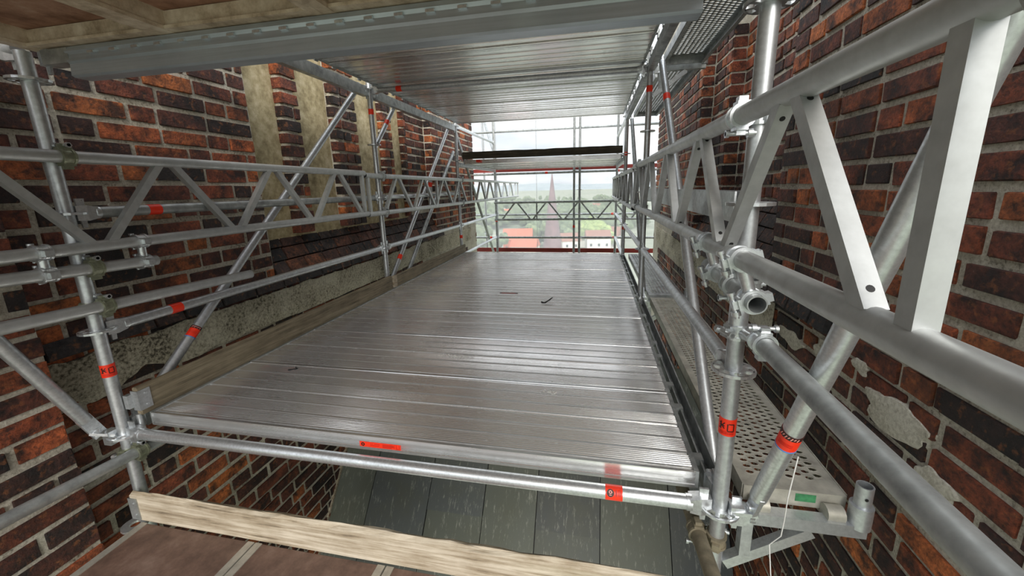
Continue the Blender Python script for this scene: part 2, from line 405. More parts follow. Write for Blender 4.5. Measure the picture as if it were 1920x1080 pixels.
def side_walls(s, face, near0, corner, nm):
    X = lambda d: face+s*d
    T = .5; rec = .008
    # --- lower and near wall
    mb = MB()
    def mbox(d, y0, y1, z0, z1): mb.span((X(d+rec), y0, z0), (X(T), y1, z1))
    mbox(0, near0, 7.6, -3.2, .45); mbox(0, near0, corner, .45, 4.6); mbox(0, 5.6, 7.6, .45, 4.6)
    mbox(.27, corner, 5.6, .45, 4.6)
    wall = struct(mb.build('wall_'+nm, 'mortar'), 'brick church wall on the %s side of the scaffold' % nm, 'wall')
    b = courses(X(0), s, near0, corner, .435, 2.45)
    b += courses(X(0), s, near0, 5.0, .02, .33)
    if s > 0: b += courses(X(0), s, near0, 1.95, .33, .43)
    b += courses(X(0), s, 5.6, 7.6, .435, 2.4)
    b += courses_y(7.6-.05, min(X(0), X(.3)), max(X(0), X(.3)), 0, .2)
    lay(wall, b, 'brick')
    mb = MB(); mb.span((X(.03), near0, -3.1), (X(T+.05), 7.6, 0))
    low = struct(mb.build('wall_%s_lower' % nm, 'mortar'), 'lower brick church wall below the %s edge of the deck' % nm, 'wall')
    lay(low, courses(X(0), s, near0, 7.0, -2.6, .02), 'brick')
    # --- drip course
    drip = []; y = 1.95 if s > 0 else near0
    while y < 5.6:
        l = random.uniform(.13, .28); drip.append(((X(.02), y+l/2, .385), (.10, l-.012, .085), s*.25)); y += l
    lay(wall, drip, 'brick_dark', 120)
    plaster_strip(X(0), s, 2.5 if s > 0 else 1.1, 7.2, .335, .10, wall, 'plaster_band')
    # --- sloping sill
    mb = MB(); mb.extrude([(X(.012), .43), (X(.262), .91), (X(.4), .91), (X(.4), .43)], corner, 5.6, 1)
    sill = struct(mb.build('wall_%s_sill' % nm, 'mortar'), 'sloping dark brick sill below the %s wall niches' % nm, 'wall sill')
    tiles = []; n = 5; ang = math.atan2(.48, .25)
    for r in range(n):
        t = (r+.5)/n; y = corner-(.07 if r % 2 else 0)
        while y < 5.6:
            l = random.uniform(.14, .25); yc = y+l/2; y += l
            if yc < corner: continue
            # slope direction (s*.25,.48); thickness across it
            tiles.append(((X(.25*t-.004), yc, .44+.48*t), (.045, l-.01, .54/n-.01), s*(math.pi/2-ang)))
    lay(sill, tiles, 'brick_dark')
    return wall, X
wl, XLf = side_walls(-1, XL, .25, 2.45, 'left')
wr, XRf = side_walls(1, XR, .05, 2.66, 'right')
def plaster_patch(x, s, y, z, ry, rz, parent, seed):
    mb = MB(); n = 40; V = [(x-s*.012, y, z)]; 
    for rr, o in ((.5, -.011), (.9, -.008), (1, .012)):
        for i in range(n):
            a = 2*math.pi*i/n; k = rr*(1+.55*noise.noise((math.cos(a)*1.3+seed, math.sin(a)*1.3, seed))+.07*noise.noise((math.cos(a)*6, math.sin(a)*6+seed, 1)))
            V.append((x+s*o, y+math.cos(a)*ry*k, z+math.sin(a)*rz*k))
    Fs = [(0, 1+i, 1+(i+1) % n) for i in range(n)]
    for q in (0, 1): Fs += [(1+q*n+i, 1+(q+1)*n+i, 1+(q+1)*n+(i+1) % n, 1+q*n+(i+1) % n) for i in range(n)]
    mb.add(V, Fs); return mb.build('plaster_patch', 'mortar', parent)
for y, z, ry, rz, sd_ in ((1.52, .20, .17, .075, 3), (1.30, .09, .08, .045, 8), (1.95, .24, .10, .06, 5), (2.3, .2, .14, .05, 9), (1.72, .30, .06, .03, 12)): plaster_patch(XR, 1, y, z, ry, rz, wr, sd_)
# left pier in front
mb = MB(); mb.span((-2.25-.008, .2, -3), (-2.6, 1.1-.011, 2.6))
pier = struct(mb.build('wall_left_pier', 'mortar'), 'brick pier projecting at the near end of the left wall', 'pier')
lay(pier, courses(-2.25, -1, .2, 1.1, -1.6, 2.4), 'brick')
# left niches
mb = MB(); mb.span((XLf(.11), 2.45, .70), (XLf(.3), 4.9, 2.6))
up = struct(mb.build('wall_left_niches', 'niche_plaster'), 'tall narrow plastered niches between brick pilasters in the left wall', 'niches')
def pilaster(parent, X, s, y0, y1, d0, d1, z0=.75, z1=2.6, ch=.03):
    mb = MB(); a, b = X(d0+.012), X(d1)
    mb.extrude([(a, y0+ch+.016), (a, y1-ch-.016), (X(d0+ch+.012), y1-.022), (b, y1-.022), (b, y0+.022), (X(d0+ch+.012), y0+.022)], z0, z1, 2)
    p = mb.build('pilaster', 'mortar', parent)
    br = courses(X(d0), s, y0, y1, z0, z1, depth=d1-d0-.01 if y1-y0 < .3 else .08, bl=.24)
    if y1-y0 >= .3: br += courses_y(y0+.004, min(X(d0+.09), X(d1)), max(X(d0+.09), X(d1)), z0, z1)
    lay(p, br, 'brick', 60); return p
for y0, y1, d0 in ((2.80, 2.99, .03), (3.41, 3.78, .02), (4.30, 4.50, .03), (4.80, 4.88, .04)): pilaster(up, XLf, -1, y0, y1, d0, .13)
mb = MB(); mb.span((XLf(.13), 4.87, .45), (XLf(.5), 5.62, 2.6))
stp = struct(mb.build('wall_left_return', 'mortar'), 'stepped brick return at the far end of the left wall niches', 'wall')
lay(stp, courses(XLf(.12), -1, 4.87, 5.6, .9, 2.4)+courses_y(4.862, XLf(.25), XLf(.12), .9, 2.4)+courses_y(5.595, XLf(.12), XLf(0), .6, 2.4), 'brick', 220)
# right upper recess: brick back wall with stepped pilasters
mb = MB(); mb.span((XRf(.261), 2.5, .9), (XRf(.6), 4.4, 2.6)); mb.span((XRf(.13), 4.2, .5), (XRf(.5), 4.75, 2.6)); mb.span((XRf(.011), 4.7, .5), (XRf(.5), 5.7, 2.6))
rup = struct(mb.build('wall_right_recess', 'mortar'), 'dark stepped brick recess above the right wall sill', 'wall')
lay(rup, courses(XRf(.25), 1, 2.7, 4.2, .9, 2.45)+courses_y(4.19, XRf(.12), XRf(.25), .6, 2.45)+courses(XRf(.12), 1, 4.19, 4.69, .6, 2.45)
    + courses_y(4.69, XRf(0), XRf(.12), .5, 2.45)+courses(XRf(0), 1, 4.69, 5.62, .5, 2.45)+courses_y(2.66-.06, XRf(.06), XRf(.25), .9, 2.45)[:0], 'brick')
# slate roof below
K = 1.3
def sl(Y): return -1.55+K*(Y-2.89)
nrm = Vector((0, -K, 1)).normalized()
mb = MB(); mb.extrude([(2.2, sl(2.2)-.03), (3.6, sl(3.6)-.03), (5.0, -2.6), (2.2, -2.6)], -2.42, 1.12)
roof = struct(mb.build('slate_roof', 'dark_hole'), 'steep dark slate roof slope under the deck', 'roof')
xs = [-2.37, -2.01, -1.44, -.92, -.45, .09, .645, 1.09]
for i in range(7):
    cutsY = [2.25, {2: 2.74, 4: 2.72, 0: 2.5, 5: 2.45}.get(i, 2.58 if i % 2 else 2.9), 3.1, 3.58]
    for a, b in zip(cutsY, cutsY[1:]):
        mb = MB(); x0, x1 = xs[i]+.004, xs[i+1]-.004
        lo = .004; hi = .012
        A = [Vector((x, Y, sl(Y)))+nrm*o for x in (x0, x1) for Y, o in ((a-.015, hi+.012), (b, lo+.008))]
        B = [v-nrm*.016 for v in A]
        mb.add(A+B, [(0, 2, 3, 1), (4, 5, 7, 6), (0, 4, 6, 2), (1, 3, 7, 5), (0, 1, 5, 4), (2, 6, 7, 3)]); mb.build('slate_panel', 'slate', roof)
mb = MB(); mb.bar((-2.385, 2.2, sl(2.2)+.02), (-2.385, 3.6, sl(3.6)+.02), .02, .05); mb.build('edge_strip', 'wood_x', roof)
# ================================================================== scaffold parts
def band(parent, p, q, t, ln=.05, r=.0245, style=0):
    """wrapped tape round a tube p->q, centred t metres from p"""
    p, q = Vector(p), Vector(q); z = (q-p).normalized(); c = p+z*t
    mb = MB(); mb.tube(c-z*ln/2, c+z*ln/2, r+.0008, 20)
    o = mb.build('tape_band', 'tape', parent); o['label'] = 'orange-red tape band'
    if style:
        x = z.cross(Vector((0, 0, 1)) if abs(z.z) < .9 else Vector((1, 0, 0))).normalized(); y = z.cross(x)
        tocam = (Vector((0, 0, CZ))-c); a0 = math.atan2(tocam.dot(y), tocam.dot(x)); R = r+.0016
        up = 1 if z.z > 0 or abs(z.z) < .2 else -1
        def mark(a1, h1, a2, h2, w=.003):
            P = lambda a, h: c+z*h+(x*math.cos(a0+a*up)+y*math.sin(a0+a*up))*R
            n = 4
            for k in range(n):
                u0, u1 = k/n, (k+1)/n; A, B = P(a1+(a2-a1)*u0, h1+(h2-h1)*u0), P(a1+(a2-a1)*u1, h1+(h2-h1)*u1)
                mk.bar(A, B, w, .0008, (A+B)/2-c-z*((A+B)/2-c).dot(z))
        mk = MB()
        if style == 1: # star-like sign and an open square above fine lines
            mark(-.75, .018, -.75, -.008); mark(-.95, .014, -.3, -.004); mark(-.95, -.006, -.3, .016); mark(-.9, .005, -.3, .005)
            mark(.05, .014, .05, -.01); mark(.05, -.01, .75, -.01); mark(.75, -.01, .75, .014); mark(.15, .014, .75, .014)
            mk.build('printed_mark', 'tape_dark', o); mk = MB()
            for h in (-.014, -.018, -.0215): mark(-.9, h, .8, h, .0012)
            mk.build('printed_lines', 'tape_print', o)
        elif style == 2: # black printed edge, fine lines, blue rim
            m2 = MB(); m2.tube(c+z*(ln/2-.016), c+z*ln/2, r+.0014, 20); m2.build('printed_strip', 'tape_dark', o)
            m2 = MB(); m2.tube(c-z*(ln/2+.005), c-z*ln/2, r+.0012, 20); m2.build('blue_rim', 'tape_blue', o)
            for k in range(7): mark(-.9+k*.27, ln/2-.013+.003*(k % 2), -.78+k*.27, ln/2-.004, .0022)
            mk.build('pale_lettering', 'tape_pale', o); mk = MB()
            for h in (-.002, -.007, -.012): mark(-.8, h, .6, h, .001)
            mk.build('printed_lines', 'tape_print', o)
        elif style == 3: # round emblem, small lines
            pass
    return o
def rosette(parent, x, y, z, n=20):
    mb = MB(); mb.ring((x, y, z), (0, 0, 1), .0245, .036, .011, n); mb.ring((x, y, z), (0, 0, 1), .054, .062, .009, n)
    for k in range(8):
        a = k*math.pi/4+math.pi/8; mb.box((x+math.cos(a)*.045, y+math.sin(a)*.045, z), (.022, .013, .009), Matrix.Rotation(a, 3, 'Z'))
    return mb.build('rosette', 'galv_bright', parent)
def standard(x, y, z0, z1, ros, label, bands=(), mat='galv', collars=()):
    e = empty('scaffold_standard', (x, y, z0), label, 'scaffold post')
    mb = MB(); mb.tube((x, y, z0), (x, y, z1), .0242, 24, .003); mb.build('tube', mat, e)
    for z in ros: rosette(e, x, y, z)
    for z, st in bands: band(e, (x, y, z0), (x, y, z1), z-z0, .058 if st else .05, .0242, st)
    for z in collars:
        mb = MB(); mb.tube((x, y, z-.06), (x, y, z+.06), .0262, 24, .002); mb.ring((x, y, z-.055), (0, 0, 1), .024, .03, .008); mb.build('collar', 'galv_bright', e)
    return e
def wedge_head(parent, c, d, sc_=1.0):
    """cast ledger head at the post c; d points along the ledger"""
    c, d = Vector(c), Vector(d).normalized(); sd_ = Vector((0, 0, 1)).cross(d)
    R = Matrix((d, sd_, Vector((0, 0, 1)))).transposed()
    mb = MB()
    P = [(.027, -.012, -.03), (.027, .012, -.03), (.027, .012, .03), (.027, -.012, .03), (.06, -.02, -.032), (.06, .02, -.032), (.06, .02, .032), (.06, -.02, .032), (.095, -.023, -.023), (.095, .023, -.023), (.095, .023, .023), (.095, -.023, .023)]
    V = [c+R @ Vector(q) for q in P]
    fs = [(0, 3, 2, 1), (8, 9, 10, 11)]
    for k in (0, 4): fs += [(k+i, k+(i+1) % 4, k+4+(i+1) % 4, k+4+i) for i in range(4)]
    mb.add(V, fs); mb.tube(c+d*.088, c+d*.105, .027, 14); mb.build('wedge_head', 'galv_bright', parent)
    mb = MB(); V = [c+R @ Vector(q) for q in [(.036, -.004, .06), (.066, -.004, .06), (.058, -.004, -.06), (.042, -.004, -.06), (.036, .004, .06), (.066, .004, .06), (.058, .004, -.06), (.042, .004, -.06)]]
    mb.add(V, [(0, 1, 2, 3), (7, 6, 5, 4), (0, 4, 5, 1), (1, 5, 6, 2), (2, 6, 7, 3), (3, 7, 4, 0)]); mb.build('wedge', 'galv_bright', parent)
def ledger(p, q, label, bands=(), mat='galv', name='ledger_tube', cat='ledger', heads=True, style=0):
    p, q = Vector(p), Vector(q); d = (q-p).normalized()
    e = empty(name, p, label, cat)
    mb = MB(); o = d*.09 if heads else d*0
    mb.tube(p+o, q-o, .0242, 20, .003); mb.build('tube', mat, e)
    if heads: wedge_head(e, p, d); wedge_head(e, q, -d)
    for t in bands: band(e, p, q, t, .055, .0242, style)
    return e
def pipe(p, q, label, mat='alu_tube', name='scaffold_tube', bands=(), r=.0242, style=0):
    e = empty(name, p, label, 'tube')
    mb = MB(); mb.tube(p, q, r, 24, .0035); mb.build('tube', mat, e)
    for t in bands: band(e, p, q, t, .06, r, style)
    return e
def brace(p, q, label, bands=(), style=2, mat='galv', ends=(1, 1)):
    p, q = Vector(p), Vector(q); d = (q-p).normalized(); e = empty('diagonal_brace', p, label, 'brace')
    mb = MB(); a = p+d*.1 if ends[0] else p; b = q-d*.1 if ends[1] else q
    mb.tube(a, b, .0242, 20); mb.build('tube', mat, e)
    for t, f in ((p, ends[0]), (q, ends[1])):
        if not f: continue
        k = d if t is p else -d; mb = MB(); sidev = d.cross(Vector((0, 0, 1))).normalized()
        mb.bar(t+k*.0, t+k*.12, .012, .05, d.cross(sidev) if abs(d.z) < .95 else (1, 0, 0))
        mb.tube(t+k*.03-sidev*.014, t+k*.03+sidev*.014, .014, 14); mb.build('flattened_end', 'galv_bright', e)
    for t in bands: band(e, p, q, t, .062, .0242, style)
    return e
def coupler(c1, a1, c2, a2, label, mat='galv_bright', bolt=(0, 0, 1), cat='coupler', kind='swivel_coupler'):
    """two clamps: one round the tube through c1 (axis a1), one round the tube through c2 (axis a2)"""
    c1, c2 = Vector(c1), Vector(c2); e = empty(kind, (c1+c2)/2, label, cat, 'tube couplers')
    link = (c2-c1).normalized()
    for c, a, k in ((c1, Vector(a1).normalized(), 1), (c2, Vector(a2).normalized(), -1)):
        ln = link-a*link.dot(a)
        ln = ln.normalized() if ln.length > .1 else a.cross(Vector((0, 0, 1))).normalized()
        sv = a.cross(ln).normalized(); mb = MB()
        for o in (-.017, .017): mb.ring(c+a*o, a, .0245, .0325, .008, 22)
        mb.ring(c, a, .0245, .029, .036, 22)
        R = Matrix((a, ln, sv)).transposed()
        for sg in (1, -1): # tapered flanges for the bolt
            b0 = c+sv*sg*.030; mb.box(b0, (.04, .03, .012), R); mb.box(c+sv*sg*.041, (.026, .022, .014), R)
        mb.build('jaw', mat, e)
        mb = MB(); s0 = c+sv*.043
        mb.tube(s0-ln*.034, s0+ln*.04, .0062, 10); mb.tube(s0+ln*.02, s0+ln*.032, .0125, 6); mb.tube(s0-ln*.034, s0-ln*.026, .011, 6)
        mb.build('bolt', 'galv_bright', e)
    mb = MB(); mb.tube(c1+link*.026, c2-link*.026, .016, 12); mb.build('pivot', mat, e)
    return e
def truss(x, y0, y1, zt, zb, nodes, label, verticals=(), mat='alu_tube', name='lattice_girder', axis=1, const=None, holes=()):
    """nodes: list of (y, 'b'|'t') alternating bottom/top node positions"""
    P = (lambda y, z: (x, y, z)) if axis == 1 else (lambda y, z: (y, x, z))
    e = empty(name, P(y0, zb), label, 'lattice girder')
    for nm, z in (('top_chord', zt), ('bottom_chord', zb)):
        mb = MB(); mb.tube(P(y0, z), P(y1, z), .0242, 24, .003); mb.build(nm, mat, e)
    upv = (1, 0, 0) if axis == 1 else (0, 1, 0)
    for na, nb in zip(nodes, nodes[1:]):
        if na is None or nb is None: continue
        (ya, ka), (yb, kb) = na, nb
        sg = 1 if yb > ya else -1; off = .032*sg
        za, zb2 = (zb+.012 if ka == 'b' else zt-.012), (zt-.012 if kb == 't' else zb+.012)
        A, B = Vector(P(ya+off, za)), Vector(P(yb-off, zb2))
        mb = MB(); mb.bar(A, B, .030, .030, upv); dgo = mb.build('lattice_bar', mat, e)
        if (ya, yb) in holes or any(abs((ya+yb)/2-h) < .2 for h in holes):
            d = (B-A).normalized(); nv = Vector(upv).cross(d).normalized()
            if nv.dot(Vector((0, 0, CZ))-A) < 0: nv = -nv
            for Q, k in ((A, 1), (B, -1)):
                if (Q.z > (zt+zb)/2) != (k == -1): pass
                mb = MB(); c = Q+d*k*.03; mb.tube(c+nv*.0148, c+nv*.0156, .0055, 12); mb.build('drain_hole', 'dark_hole', dgo)
    for y in verticals:
        mb = MB(); mb.bar(P(y, zb+.015), P(y, zt-.015), .028, .028, upv); mb.build('upright_bar', mat, e)
    return e
Y0, Y1, Y2, Y3 = 1.192, 3.556, 5.878, 8.2
PL, PR = -2.102, .426
GL, GR = -2.048, .371
# --- standards
standard(PL, Y0, -.52, 1.60, (1.5, 1.0, .5, 0), 'galvanised scaffold post at the near left corner of the deck with red tape', ((.317, 1),))
standard(PR, Y0, -.36, 2.7, (1.5, 1.0, .5, 0, 2.0), 'galvanised scaffold post at the near right corner of the deck with red tape', ((.311, 1),), collars=(.66,))
standard(PL, Y1, .06, 2.12, (.5, 1.0, 1.5, 2.0), 'scaffold post at the left edge where the two deck bays meet', ((1.80, 0),))
standard(PR, Y1, -.3, 2.12, (.5, 1.0, 1.5, 2.0), 'scaffold post at the right edge where the two deck bays meet', ((1.83, 0),))
standard(PL, Y2, -.3, 2.12, (.5, 1.0, 1.5, 2.0), 'scaffold post at the far left corner of the metal deck', ((.32, 0),))
standard(PR, Y2, -.3, 2.12, (.5, 1.0, 1.5, 2.0), 'scaffold post at the far right corner of the metal deck', ((.45, 0), (1.5, 0)))
standard(PL, Y3, -.6, 3.2, (.5, 1.0, 1.5, 0), 'left inner post of the outer facade scaffold beyond the deck', ((.38, 0),), 'galv_dull')  # facade posts down to the right inner one: backlit silhouette put into darker steel
standard(-.31, Y3, -.6, 3.2, (.5, 1.0, 1.5, 0), 'middle post of the facade scaffold, right one of the close pair', (), 'galv_dull')
standard(-.425, Y3+.02, -.6, 3.2, (.76, 1.4), 'middle post of the facade scaffold, left one of the close pair', ((.24, 0),), 'galv_dull')
standard(.43, Y3, -.6, 3.2, (.5, 1.0, 1.5, 0), 'right inner post of the outer facade scaffold beyond the deck', (), 'galv_dull')
standard(-2.55, Y3+.75, -.8, 3.2, (.0, 1.0, 1.5), 'slim outer post beyond the end of the left brick wall', ())
standard(-2.28, Y3+.8, -.8, 3.2, (.5, 1.4), 'outer post close behind the left inner facade post', ())
standard(.62, Y3+.8, -.8, 3.2, (.5, 1.4), 'outer facade post beyond the right far corner of the deck', ())
# --- ledgers: front, left and right rails
fl = ledger((PL, Y0, .006), (PR, Y0, .006), 'bright galvanised ledger tube along the near edge of the deck', (), 'galv_bright')
bo = band(fl, (PL, Y0, .006), (PR, Y0, .006), .083-PL, .058, .0242, 3)
c0 = Vector((.083, Y0, .006)); tv = (Vector((.083, 0, CZ))-c0); tv.x = 0; tv.normalize(); sv = Vector((1, 0, 0)).cross(tv)
if sv.z < 0: sv = -sv
mb = MB(); q = c0+tv*.0247+Vector((-.012, 0, 0))-sv*.003; mb.tube(q, q+tv*.0012, .0125, 20); em = mb.build('round_emblem', 'tape_dark', bo)
mb = MB(); q2 = q+tv*.0014; mb.ring(q2+sv*.003, tv, .003, .0055, .0006, 14); mb.bar(q2-sv*.006+Vector((-.004, 0, 0)), q2-sv*.006+Vector((.004, 0, 0)), .002, .0006, tv); mb.bar(q2+Vector((.004, 0, 0)), q2+sv*.004+Vector((.006, 0, 0)), .002, .0006, tv); mb.build('emblem_figure', 'tape_pale', em)
mb = MB(); q3 = c0+tv*.0262
for xx in (.008, .017, .022): mb.bar(q3+Vector((xx, 0, 0))-sv*.012, q3+Vector((xx, 0, 0))+sv*.008, .004 if xx < .01 else .0015, .0006, tv)
mb.bar(q3-Vector((.026, 0, 0))+sv*.012-tv*.003, q3+Vector((.026, 0, 0))+sv*.012-tv*.003, .001, .0006, tv); mb.build('printed_lines', 'tape_print', bo)
ledger((PL, Y0, .5), (PL, Y1, .5), 'knee rail between the two nearest left posts with red tape', (.32,))
ledger((PL, Y0, 1.0), (PL, Y1, 1.0), 'upper rail behind the left lattice girder with red tape near the post', (.32,), 'galv_dull')
ledger((PL, Y1, .5), (PL, Y2, .5), 'knee rail of the far left bay along the plaster band')
ledger((PL, Y1, 1.0), (PL, Y2, 1.0), 'upper rail of the far left bay behind the lattice girder', (), 'galv')
ledger((PL, Y2, .5), (PL, Y3, .5), 'left knee rail beyond the metal deck, out to the facade scaffold', (), 'galv_bright')
ledger((PL, Y2, .02), (PL, Y3, .02), 'low left rail beyond the metal deck at floor height', (), 'galv_bright')
ledger((PL, Y2, 2.0), (PL, Y3, 2.0), 'high left rail from the far deck post to the facade scaffold', (), 'galv_bright')
ledger((PR, Y0, .5), (PR, Y1, .5), 'knee rail between the two nearest right posts over the perforated plank')
ledger((PR, Y1, .5), (PR, Y2, .5), 'knee rail of the far right bay')
ledger((PR, Y2, .5), (PR, Y3, .5), 'right knee rail beyond the metal deck, out to the facade scaffold', (), 'galv_bright')
ledger((PR, Y2, .02), (PR, Y3, .02), 'low right rail beyond the metal deck at floor height', (), 'galv_bright')
ledger((PR, Y2, 2.0), (PR, Y3, 2.0), 'high right rail from the far deck post to the facade scaffold', (), 'galv_bright')
ledger((PL, Y1, 1.985), (PR, Y1, 1.985), 'cross tube under the metal ceiling between the two bays with red tape', (.31,))
ledger((PL, Y2, .0), (PR, Y2, .0), 'cross tube under the far edge of the deck')
ledger((-4.2, Y3+.05, .0), (1.6, Y3+.05, .0), 'low cross rail of the facade scaffold just above the red board', (1.95, 4.6), 'galv_dull')
ledger((-4.2, Y3+.85, .44), (1.9, Y3+.85, .44), 'outer cross rail seen behind the transverse girder', (4.6,), 'galv_dull')
ledger((-4.2, Y3+.05, 1.36), (1.7, Y3+.05, 1.36), 'cross rail under the high far platform with red tape marks', (3.2, 4.65), 'galv_dull')
ledger((-3.4, Y3+.05, 2.22), (1.7, Y3+.05, 2.22), 'topmost cross rail against the sky', (4.4,), 'galv_dull')
# --- girders
def alt(y, k, step, n):
    r = []
    for i in range(n): r.append((y+i*step, k)); k = 't' if k == 'b' else 'b'
    return r
truss(GL, -.9, 3.24, 1.222, .862, alt(-.04, 'b', .322, 11), 'grey lattice girder guard rail along the left side, nearest length', (3.20,), 'alu_tube')
truss(GL, 3.25, 6.4, 1.205, .853, alt(3.52, 'b', .322, 9), 'grey lattice girder guard rail along the left side, middle length', (3.29, 4.88, 6.34), 'alu_tube')
truss(GL, 6.42, 10.45, 1.205, .853, alt(6.6, 'b', .322, 12), 'grey lattice girder guard rail along the left side, jutting far outside', (10.42,), 'alu_tube')
truss(GR, -.5, 3.9, 1.228, .868, [(.2, 'b'), (.47, 't'), None]+alt(.55, 'b', .327, 11), 'large lattice girder guard rail in the right foreground', (.505, 3.86), 'alu_tube', holes=(.36, .7, 1.0, 1.36, 1.7))
truss(GR, 3.92, 8.4, 1.212, .84, alt(4.05, 'b', .325, 14), 'lattice girder guard rail along the far right side', (8.37,), 'alu_tube')
truss(Y3-.055, -2.12, 1.5, .76, .40, [(-1.98+.335*i, 'bt'[i % 2]) for i in range(10)], 'dark lattice girder spanning across the far opening', (-1.2,), 'galv_dull', axis=0)
# --- tubes
pipe((-2.05, -.7, .84), (-2.05, 1.44, .765), 'short grey tube clamped under the near left lattice girder')
pipe((-2.05, -.7, .665), (-2.05, 1.93, .587), 'grey tube ending freely above the left knee rail')
pipe((-2.055, -.7, .05), (-2.055, 1.32, -.10), 'grey tube sloping down at the lower left, clamped below the deck corner', 'galv_dull')
pipe((.405, 1.02, .757), (.405, 1.46, .772), 'short tube with open end clamped below the right girder', 'galv_dull')
pipe((.46, 1.13, .625), (.46, -.6, .59), 'weathered guard tube running to the lower right foreground', 'galv_dull')
pipe((.37, .3, -.02), (.37, 1.75, -.185), 'old brown tube below the near right post', 'rust_tube')
# --- braces
brace((-2.155, Y0+.06, .0), (-2.155, Y1-.06, 2.03), 'diagonal brace across the nearest left bay with red and black tape', (.49,))
brace((-2.155, Y1+.04, 0), (-2.155, Y2-.06, 2.05), 'diagonal brace across the far left bay with red tape low down', (.48,), 0)
brace((-2.2, 4.15, .06), (-2.2, 6.0, 1.64), 'second diagonal brace in shadow against the far left wall', (), 0, 'galv_dull', (0, 0))
brace((-2.15, Y1+.06, 1.46), (-2.15, 4.12, 1.96), 'short brace from the middle left post up to the ceiling edge beam', (.42,), 0)
pipe((-2.098, 4.76, .86), (-2.098, 4.81, 1.22), 'short upright tube with red tape between the chords of the far left girder', 'galv', bands=(.27,))
lb = brace((-2.16, Y0-.05, .02), (-2.16, .55, 1.55), 'stout brace rising to the left edge from the near left post', (), 0, 'galv')
rb = brace((.51, 1.165, .02), (.51, .42, 1.80), 'stout brace rising through the right foreground with red and black tape', (.42,), 2, 'galv_bright')
brace((.474, Y0+.12, -.12), (.474, Y1-.22, 2.02), 'long diagonal brace behind the right girder with red tape near the top', (2.42,), 0)
brace((-2.165, 6.0, 2.0), (-2.165, 8.1, -.3), 'diagonal brace beyond the far left deck corner', (), 0, 'galv_dull', (0, 0))
brace((.474, Y1+.1, .0), (.474, Y2-.1, 2.0), 'diagonal brace of the far right bay', (), 0, 'galv_dull')
brace((-2.5, Y3+.7, 2.6), (-2.1, Y3+.1, 1.7), 'small brace high outside beyond the left wall end', (), 0, 'galv_dull', (0, 0))
for o_, a_, b_ in ((lb, (-2.16, Y0-.06, .04), (PL, Y0, .0)), (rb, (.51, 1.16, .03), (PR, Y0, .0))):   # pivot links to the rosettes
    a_, b_ = Vector(a_), Vector(b_); d_ = (b_-a_).normalized(); mb = MB(); mb.bar(a_-d_*.02, b_-d_*.03, .05, .012, (0, 0, 1)); mb.tube(a_-Vector((0, 0, .018)), a_+Vector((0, 0, .018)), .016, 14)
    mb.span((b_.x-.02-d_.x*.05, b_.y-.02-d_.y*.05, -.03), (b_.x+.02-d_.x*.05, b_.y+.02-d_.y*.05, .035)); mb.build('pivot_link', 'galv_bright', o_)
# --- couplers
YA = (0, 1, 0); ZA = (0, 0, 1)
coupler((GL, 1.205, 1.222), YA, (PL, Y0, 1.222), ZA, 'olive coupler holding the left girder top chord to the near post', 'olive_steel')
coupler((GL, 1.06, .862), YA, (-2.05, 1.06, .778), YA, 'swivel coupler with long bolts left of the near left post')
coupler((GL, 1.39, .862), YA, (-2.05, 1.39, .767), YA, 'swivel coupler with long bolts right of the near left post')
coupler((-2.05, 1.205, .774), YA, (PL, Y0, .774), ZA, 'olive coupler holding the short left tube to the near post', 'olive_steel')
coupler((-2.05, 1.21, .608), YA, (PL, Y0, .608), ZA, 'olive coupler above the left knee rail rosette', 'olive_steel')
coupler((-2.055, 1.20, -.09), YA, (PL, Y0, -.09), ZA, 'olive coupler under the deck corner at the near left post', 'olive_steel')
coupler((GR, 1.16, 1.228), YA, (PR, Y0, 1.228), ZA, 'coupler holding the right girder top chord to the near post')
coupler((GR, 1.36, .868), YA, (.405, 1.36, .768), YA, 'farther swivel coupler between the right girder and the open tube')
coupler((GR, 1.06, .868), YA, (.405, 1.06, .758), YA, 'nearer swivel coupler just above the open tube end')
coupler((.405, 1.21, .764), YA, (PR+.02, Y0, .764), ZA, 'dark coupler between the open tube and the right post', 'galv_dull')
coupler((.46, 1.10, .625), YA, (PR, Y0, .625), ZA, 'coupler with stamped ring holding the foreground guard tube')
coupler((.37, 1.21, -.125), YA, (PR, Y0, -.125), ZA, 'rusty coupler on the old tube under the near right post', 'rust_tube')
coupler((GL, Y1, 1.205), YA, (PL, Y1, 1.205), ZA, 'upper coupler of the left girder at the middle left post', 'galv_dull')
coupler((GL, Y1, .853), YA, (PL, Y1, .853), ZA, 'lower coupler of the left girder at the middle left post', 'galv_dull')
coupler((GR, Y1, 1.228), YA, (PR, Y1, 1.228), ZA, 'upper coupler of the right girder at the middle right post', 'galv_dull')
coupler((GR, Y1, .868), YA, (PR, Y1, .868), ZA, 'lower coupler of the right girder at the middle right post', 'galv_dull')
for yy, x_, px_, nm in ((Y2, GL, PL, 'left'), (Y2, GR, PR, 'right')):
    coupler((x_, yy, 1.2), YA, (px_, yy, 1.2), ZA, 'upper coupler of the girder at the far %s deck post' % nm, 'galv_dull')
    coupler((x_, yy, .85), YA, (px_, yy, .85), ZA, 'lower coupler of the girder at the far %s deck post' % nm, 'galv_dull')
